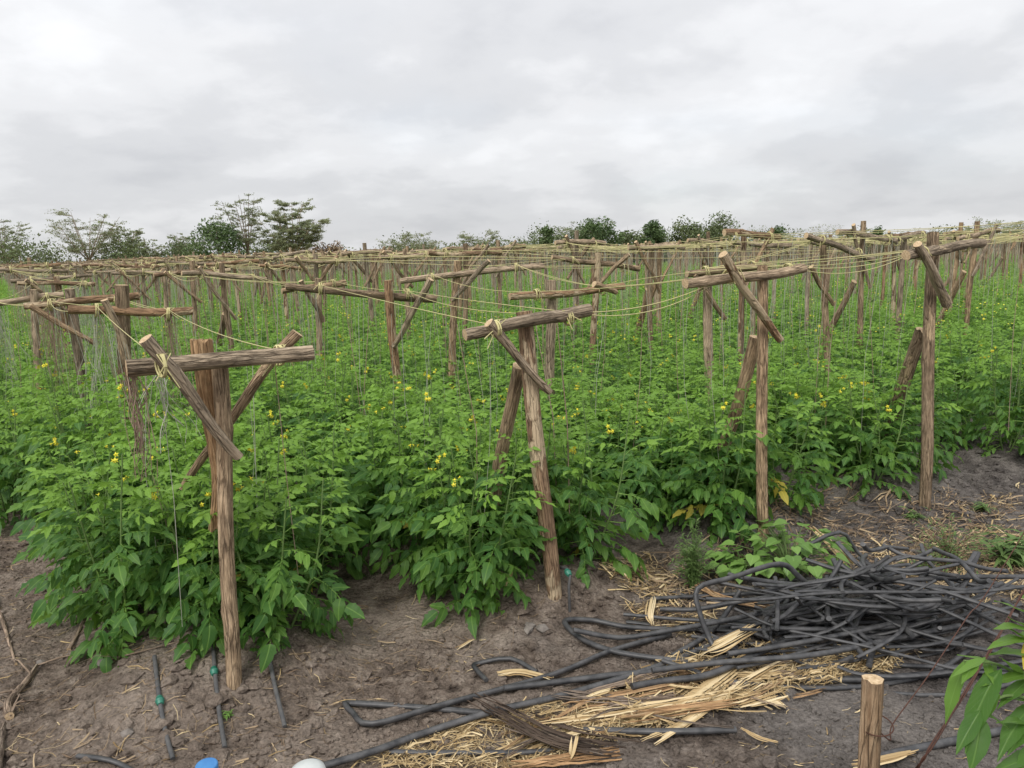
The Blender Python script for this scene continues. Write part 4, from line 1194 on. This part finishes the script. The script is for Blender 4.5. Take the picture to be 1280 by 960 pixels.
for i in range(2600):
    r_ = q.randrange(0, 5); dd = q.gauss(0, .75); p = FRONT[r_] + U * q.uniform(-.75, .25) + V * dd
    p.z = gz(p.x, p.y) + .002
    rock(mb, p, min(.05, .006 + .010 * q.expovariate(1)), q)
for i in range(500):                    # trodden, crumbled soil by the path and drip lines
    p = gp0(q.uniform(-10, 420), q.uniform(640, 980), .02); p.z = gz(p.x, p.y)
    rock(mb, p, min(.04, .006 + .009 * q.expovariate(1)), q)
TAG(OBJ('soil_clods', mb.mesh('soil_clods', [M_soil], False)), 'small crumbs and clods of soil over the bare ground', 'clods', kind='stuff')
for i, (x, y, s, lab) in enumerate(((660, 776, .035, 'flat grey stone on the mound below the leaning trellis'), (677, 783, .034, 'paler grey stone touching the flat stone on the mound'), (663, 764, .026, 'small stone above the pair of stones on the mound'),
                                    (128, 829, .030, 'pale stone at the edge of the outermost row'), (158, 914, .028, 'pale flat pebble on the path beside the drip line'), (52, 829, .026, 'light stone beside the dead branch'))):
    mb = MB(); p = GP(x, y, .006); rock(mb, Vector((0, 0, 0)), s, random.Random(60 + i))
    TAG(OBJ('stone', mb.mesh('stone', [M_stone], False), None, Matrix.Translation(p)), lab, 'stone', 'stones on the soil')

# dead branches and sticks at the left edge
def stick(label, pts, r, seed, twigs=0, name='dead_branch'):
    q = random.Random(seed); mb = MB(); path = smooth_path(pts, 5)
    tube(mb, path, [r * (1 - .5 * i / (len(path) - 1)) * q.uniform(.85, 1.15) for i in range(len(path))], 8, capmat=1)
    for i in range(twigs):
        p = q.choice(path); e = p + Vector((q.uniform(-.18, .18), q.uniform(-.15, .15), q.uniform(0, .03)))
        tube(mb, [p, p.lerp(e, .5) + Vector((0, 0, q.uniform(0, .03))), e], [r * .3, r * .22, r * .1], 4, cap=False)
    TAG(OBJ(name, mb.mesh(name, [M_dead, M_end])), label, 'branch', 'dead branches on the soil')
stick('crooked dead branch with knobby end beside the light stone', G([(12, 896), (10, 880), (20, 866), (34, 850), (46, 832)], .018), .020, 1, 5)
stick('straight thin dry stick on the path edge', G([(-8, 745), (4, 778), (12, 805), (20, 830)], .010), .011, 2)
stick('pale dead branch tip rising at the path edge below the crooked branch', G([(-6, 965), (0, 930), (4, 905)], .02), .022, 3)
stick('dry stick pushed under the outermost tomatoes', G([(86, 812), (95, 795), (108, 768)], .014), .012, 4)
stick('thin twig lying under the tomatoes by the drip line', G([(128, 828), (170, 816), (240, 798)], .012), .005, 5, 2)
for i, l in enumerate(([(-5, 888), (20, 878), (50, 874)], [(0, 868), (16, 872), (52, 868)], [(14, 862), (36, 876), (54, 866)])):
    stick('thin pale rootlets tangled round the crooked dead branch', G(l, .012), .005, 20 + i, 3, 'rootlet')

# ------------------------------------------------------------------ weeds
def blade_leaf(mb, p, d, L, W, q, tint, droop=.5, fold=.3, hi=True):
    vs, fs, lc = leaflet(L, W, q.randrange(1 << 20), hi, droop, fold, hi)
    x = d.cross(Vector((0, 0, 1)));
    if x.length < 1e-3: x = Vector((1, 0, 0))
    x.normalize(); z = x.cross(d).normalized()
    M = Matrix.Translation(p) @ Matrix((x, d.normalized(), z)).transposed().to_4x4()
    mb.add([M @ v for v in vs], fs, 0, lc, tint)
def heart_leaf(mb, p, d, L, q, tint):
    """broad heart-shaped leaf"""
    x = d.cross(Vector((0, 0, 1))).normalized(); z = x.cross(d).normalized()
    prof = [(0, .0), (-.08, .28), (.08, .50), (.32, .56), (.58, .42), (.82, .18), (1, 0)]
    vs, lc = [], []
    dr = q.uniform(.1, .4)
    for s, w in prof:
        for sg in (-1, 0, 1):
            ss = max(s, 0) if sg == 0 else s
            vs.append(p + d * L * ss + x * (sg * w * L) + z * (abs(sg) * w * L * .22 - dr * L * ss * ss + q.uniform(-.02, .02) * L)); lc.append((abs(sg) * w * 1.8, max(s, 0), 0))
    fs = []
    for i in range(len(prof) - 1):
        a = i * 3; b = a + 3; fs += [(a, a + 1, b + 1, b), (a + 1, a + 2, b + 2, b + 1)]
    mb.add(vs, fs, 0, lc, tint)
def leafy_weed(name, label, base, n, spread, height, seed, mat, kind, ls=1.0):
    q = random.Random(seed)
    root = OBJ(name, None, None, Matrix.Translation(base)); root.empty_display_size = .05
    TAG(root, label, 'weed', 'weeds on the bare ground')
    st = MB(); fine = MB()
    for i in range(n):
        a = q.uniform(0, 6.28); rr = spread * q.random() ** .6; h = height * q.uniform(.35, 1.0) * (1 - .3 * rr / spread)
        e = Vector((math.cos(a) * rr, math.sin(a) * rr, h)); m1 = Vector((e.x * .3, e.y * .3, h * .6))
        path = smooth_path([Vector((e.x * .1, e.y * .1, -.02)), m1, e], 4)
        tube(st, path, [.0035 - .002 * j / (len(path) - 1) for j in range(len(path))], 4, cap=False)
        if kind == 'heart':
            mb = MB(); b = a + q.uniform(-.6, .6)
            heart_leaf(mb, e, Vector((math.cos(b), math.sin(b), q.uniform(-.5, .15))).normalized(), q.uniform(.045, .085), q, q.uniform(.3, .95))
            OBJ('leaf', mb.mesh('leaf', [mat]), root)
        elif kind == 'lance':
            for p in path[2:]:
                b = q.uniform(0, 6.28)
                mb = MB(); blade_leaf(mb, p, Vector((math.cos(b), math.sin(b), q.uniform(0, .7))).normalized(), q.uniform(.07, .13) * ls, q.uniform(.02, .035) * ls, q, q.uniform(.3, .9))
                OBJ('leaf', mb.mesh('leaf', [mat]), root)
        else:
            for k in range(26 if kind == 'feather' else 12):
                p = path[q.randrange(2, len(path))] + Vector((q.gauss(0, .008), q.gauss(0, .008), q.gauss(0, .02))); b = q.uniform(0, 6.28)
                blade_leaf(fine, p, Vector((math.cos(b), math.sin(b), q.uniform(.1, 1.2))).normalized(), q.uniform(.02, .045), q.uniform(.006, .010), q, q.uniform(.2, .9), hi=False)
    OBJ('stem', st.mesh('stem', [M_stem if kind != 'wiry' else M_litter]), root)
    if fine.v: OBJ('foliage', fine.mesh('foliage', [mat]), root)['kind'] = 'stuff'
leafy_weed('broadleaf_weed', 'light green broad-leaved weed behind the hose heap', GP(985, 722), 110, .32, .34, 1, M_bean, 'heart')
leafy_weed('broadleaf_weed', 'small light green broad-leaved weed between dark post and feathery weed', GP(925, 718), 40, .18, .18, 2, M_bean, 'heart')
leafy_weed('feathery_weed', 'upright feathery green weed at the foot of the tomatoes', GP(866, 735), 34, .13, .42, 3, M_weed, 'feather')
leafy_weed('wiry_weed', 'wiry brownish weed with sparse leaves beyond the hose heap', GP(1185, 712), 44, .28, .36, 4, M_weed, 'wiry')
leafy_weed('wiry_weed', 'smaller wiry weed next to the tan standing husk', GP(1150, 722), 22, .16, .24, 14, M_weed, 'wiry')
leafy_weed('leafy_weed', 'dark green long-leaved weed on the bare ground past the wiry weed', GP(1268, 706), 22, .22, .24, 5, M_weed, 'lance')
leafy_weed('seedling', 'tiny green seedling beside the drip line', GP(286, 893), 6, .025, .03, 6, M_bean, 'lance', .22)
leafy_weed('leafy_weed', 'small green weed at the foot of the tall trellis', GP(1225, 640), 7, .08, .10, 7, M_weed, 'lance', .55)
leafy_weed('leafy_weed', 'low green sprig beside the tall trellis post', GP(1142, 634), 7, .07, .09, 8, M_weed, 'lance', .55)

# ------------------------------------------------------------------ cut stake, wires and the foreground tomato
ST = PD(1095, 850, 1.72); sb = Vector((ST.x + .012, ST.y, gz(ST.x, ST.y) - .15))
stake = OBJ('stake', log_mesh('stake', (ST - sb).length, .026, .024, 71, bend=.004, mats=[M_stake, M_end], n=12, knots=1, rag=.003, split=.10), None, align(sb, ST, .4))
TAG(stake, 'pale freshly cut wooden stake standing on the dark soil', 'stake')
P2b = Vector((2.02, 2.35, gz(2.02, 2.35) - .15)); P2t = Vector((2.0, 2.35, 1.75))
TAG(OBJ('stake', log_mesh('stake', (P2t - P2b).length, .030, .027, 72, mats=[M_bark, M_end]), None, align(P2b, P2t)), 'taller bark-covered stake holding the rusty wires', 'stake')
def wire(label, pts, r, tw=False):
    mb = MB(); path = smooth_path(pts, 8)
    if tw:
        for ph in (0, math.pi):
            pp = []
            for i, p in enumerate(path):
                d = (path[min(i + 1, len(path) - 1)] - path[max(i - 1, 0)]).normalized(); x, y = frame_axes(d)
                a = i * .55 + ph; pp.append(p + (x * math.cos(a) + y * math.sin(a)) * r * 1.05)
            tube(mb, pp, r, 5)
    else: tube(mb, path, r, 6)
    TAG(OBJ('rusty_wire', mb.mesh('rusty_wire', [M_wire])), label, 'wire', 'rusty wires in front of the hose heap')
wire('rusty twisted wire slanting in front of the tomato leaves', [GP(1128, 985, 0), PD(1148, 958, 1.62), PD(1205, 868, 1.80), PD(1250, 792, 2.0), PD(1282, 735, 2.15), P2t + Vector((-.03, -.02, -.25))], .0022, True)
sc0 = PD(1098, 920, 1.72)
turn = [sc0 + Vector((math.cos(a) * .032, math.sin(a) * .032, .006 * (a - 1))) for a in np.linspace(2.6, 9.2, 12)]
wire('thin rusty wire tied round the cut stake and rising away', turn + [PD(1112, 925, 1.74), PD(1116, 905, 1.76), PD(1160, 845, 1.85), PD(1210, 770, 2.0), PD(1250, 715, 2.12), P2t + Vector((-.03, -.02, -.05))], .0016)

root = OBJ('tomato_plant', None, None, Matrix.Translation((1.42, 1.45, gz(1.42, 1.45)))); root.empty_display_size = .1
TAG(root, 'single tomato plant with a yellowing leaf beside the cut stake', 'plant')
inv = root.matrix_basis.inverted(); q = random.Random(8)
base = Vector((1.42, 1.45, gz(1.42, 1.45) - .03)); YF = 1.5
mb = MB()
main = smooth_path([base, Vector((1.38, 1.5, .4)), PD(1320, 860, 1.5), PD(1300, 790, 1.52)], 6)
tube(mb, main, [.009 - .004 * i / (len(main) - 1) for i in range(len(main))], 7)
br1 = smooth_path([PD(1316, 872, 1.5), PD(1276, 846, 1.5), PD(1245, 830, 1.47), PD(1205, 826, 1.45)], 5)
br2 = smooth_path([PD(1322, 890, 1.5), PD(1280, 872, 1.48), PD(1250, 872, 1.45), PD(1226, 895, 1.42)], 5)
for b_ in (br1, br2): tube(mb, b_, [.0042 - .002 * i / (len(b_) - 1) for i in range(len(b_))], 6)
OBJ('stem', mb.mesh('stem', [M_stem]), root, inv)
def fleaf(p0, p1, w, D0_, D1_, tint, mat=None, droop=.15):
    w *= .62; a = PD(*p0, D0_); b = PD(*p1, D1_); mb = MB(); d = (b - a); L = d.length
    blade_leaf(mb, a, d.normalized(), L, w, q, tint, droop, .22)
    OBJ('leaf', mb.mesh('leaf', [mat or M_fore]), root, inv)
    return
fleaf((1206, 826), (1176, 905), .050, 1.45, 1.42, .75)
fleaf((1222, 822), (1204, 852), .040, 1.45, 1.40, .85)
fleaf((1232, 822), (1196, 842), .030, 1.45, 1.40, .85)
fleaf((1252, 836), (1186, 925), .085, 1.46, 1.40, .25)
fleaf((1226, 893), (1222, 968), .075, 1.42, 1.36, .20)
fleaf((1226, 888), (1194, 940), .06, 1.42, 1.38, .22)
fleaf((1226, 890), (1266, 907), .045, 1.42, 1.42, .35)
fleaf((1250, 868), (1216, 903), .035, 1.45, 1.42, .65)
fleaf((1300, 820), (1240, 806), .055, 1.50, 1.47, .8)
fleaf((1298, 812), (1256, 770), .050, 1.50, 1.46, .9)
fleaf((1300, 800), (1272, 765), .050, 1.52, 1.48, .9)
fleaf((1306, 880), (1246, 862), .050, 1.50, 1.45, .35)
fleaf((1300, 930), (1264, 962), .060, 1.50, 1.44, .5)
for (p0_, p1_, w_, t_) in (((1296, 800), (1228, 792), .055, .85), ((1290, 788), (1242, 772), .05, .9), ((1300, 842), (1232, 846), .05, .7), ((1285, 850), (1250, 880), .05, .4),
                           ((1290, 880), (1238, 940), .07, .2), ((1296, 890), (1262, 940), .06, .3), ((1310, 940), (1246, 958), .07, .35), ((1300, 780), (1262, 742), .05, .9),
                           ((1245, 830), (1222, 866), .035, .8), ((1232, 826), (1238, 850), .03, .8), ((1276, 846), (1258, 812), .045, .75), ((1306, 760), (1270, 730), .05, .85),
                           ((1300, 905), (1258, 895), .05, .45), ((1262, 838), (1216, 812), .04, .85)):
    fleaf(p0_, p1_, w_, 1.50, 1.44, t_)
for i in range(12):
    p = main[int(len(main) * (.3 + .06 * i)) % len(main)]; a = q.uniform(-1.6, 1.6)
    mb = MB(); blade_leaf(mb, p, Vector((math.cos(a), math.sin(a), q.uniform(-.3, .4))).normalized(), q.uniform(.09, .14), q.uniform(.04, .06), q, q.uniform(.2, .8))
    OBJ('leaf', mb.mesh('leaf', [M_fore]), root, inv)
mb = MB(); a = PD(1304, 805, 1.5); b = PD(1274, 826, 1.46)
blade_leaf(mb, a, (b - a).normalized(), (b - a).length, .045, q, .7, .2, .2)
o = OBJ('leaf', mb.mesh('leaf', [M_yel]), root, inv); o['label'] = 'yellowing leaf'

# ------------------------------------------------------------------ blue cap and pale rounded thing at the bottom edge
def lathe(mb, prof, n=28, mat=0):
    vs = [(r * math.cos(2 * math.pi * j / n), r * math.sin(2 * math.pi * j / n), z) for r, z in prof for j in range(n)]
    k = len(prof)
    mb.add(vs, [(i * n + j, i * n + (j + 1) % n, (i + 1) * n + (j + 1) % n, (i + 1) * n + j) for i in range(k - 1) for j in range(n)], mat)
    mb.add(vs[-n:], [tuple(range(n))], mat)
def canister(name, label, top, r, prof_extra, m_body, m_cap, cat):
    h = top.z - gz(top.x, top.y) + .004
    root = OBJ(name, None, None, Matrix.Translation((top.x, top.y, top.z - h))); TAG(root, label, cat)
    mb = MB(); lathe(mb, [(r * .80, 0), (r * 1.02, .004), (r * 1.04, h * .5), (r * .95, h - .035), (r * .8, h - .02)]); OBJ('body', mb.mesh('body', [m_body]), root)
    mb = MB(); lathe(mb, prof_extra(r, h)); OBJ('cap', mb.mesh('cap', [m_cap]), root)
canister('bottle', 'blue-capped plastic bottle standing on the soil near the drip lines', PD(258, 955, 2.30), .036,
         lambda r, h: [(r * .95, h - .034), (r, h - .030), (r, h - .004), (r * .93, h), (r * .80, h - .001)], M_pale, M_blue, 'bottle')
canister('container', 'pale grey container with rounded top beside the long hose', PD(384, 956, 2.34), .062,
         lambda r, h: [(r * 1.0, h - .05), (r, h - .035), (r * .9, h - .016), (r * .6, h - .004), (r * .2, h)], M_pale, M_pale, 'container')
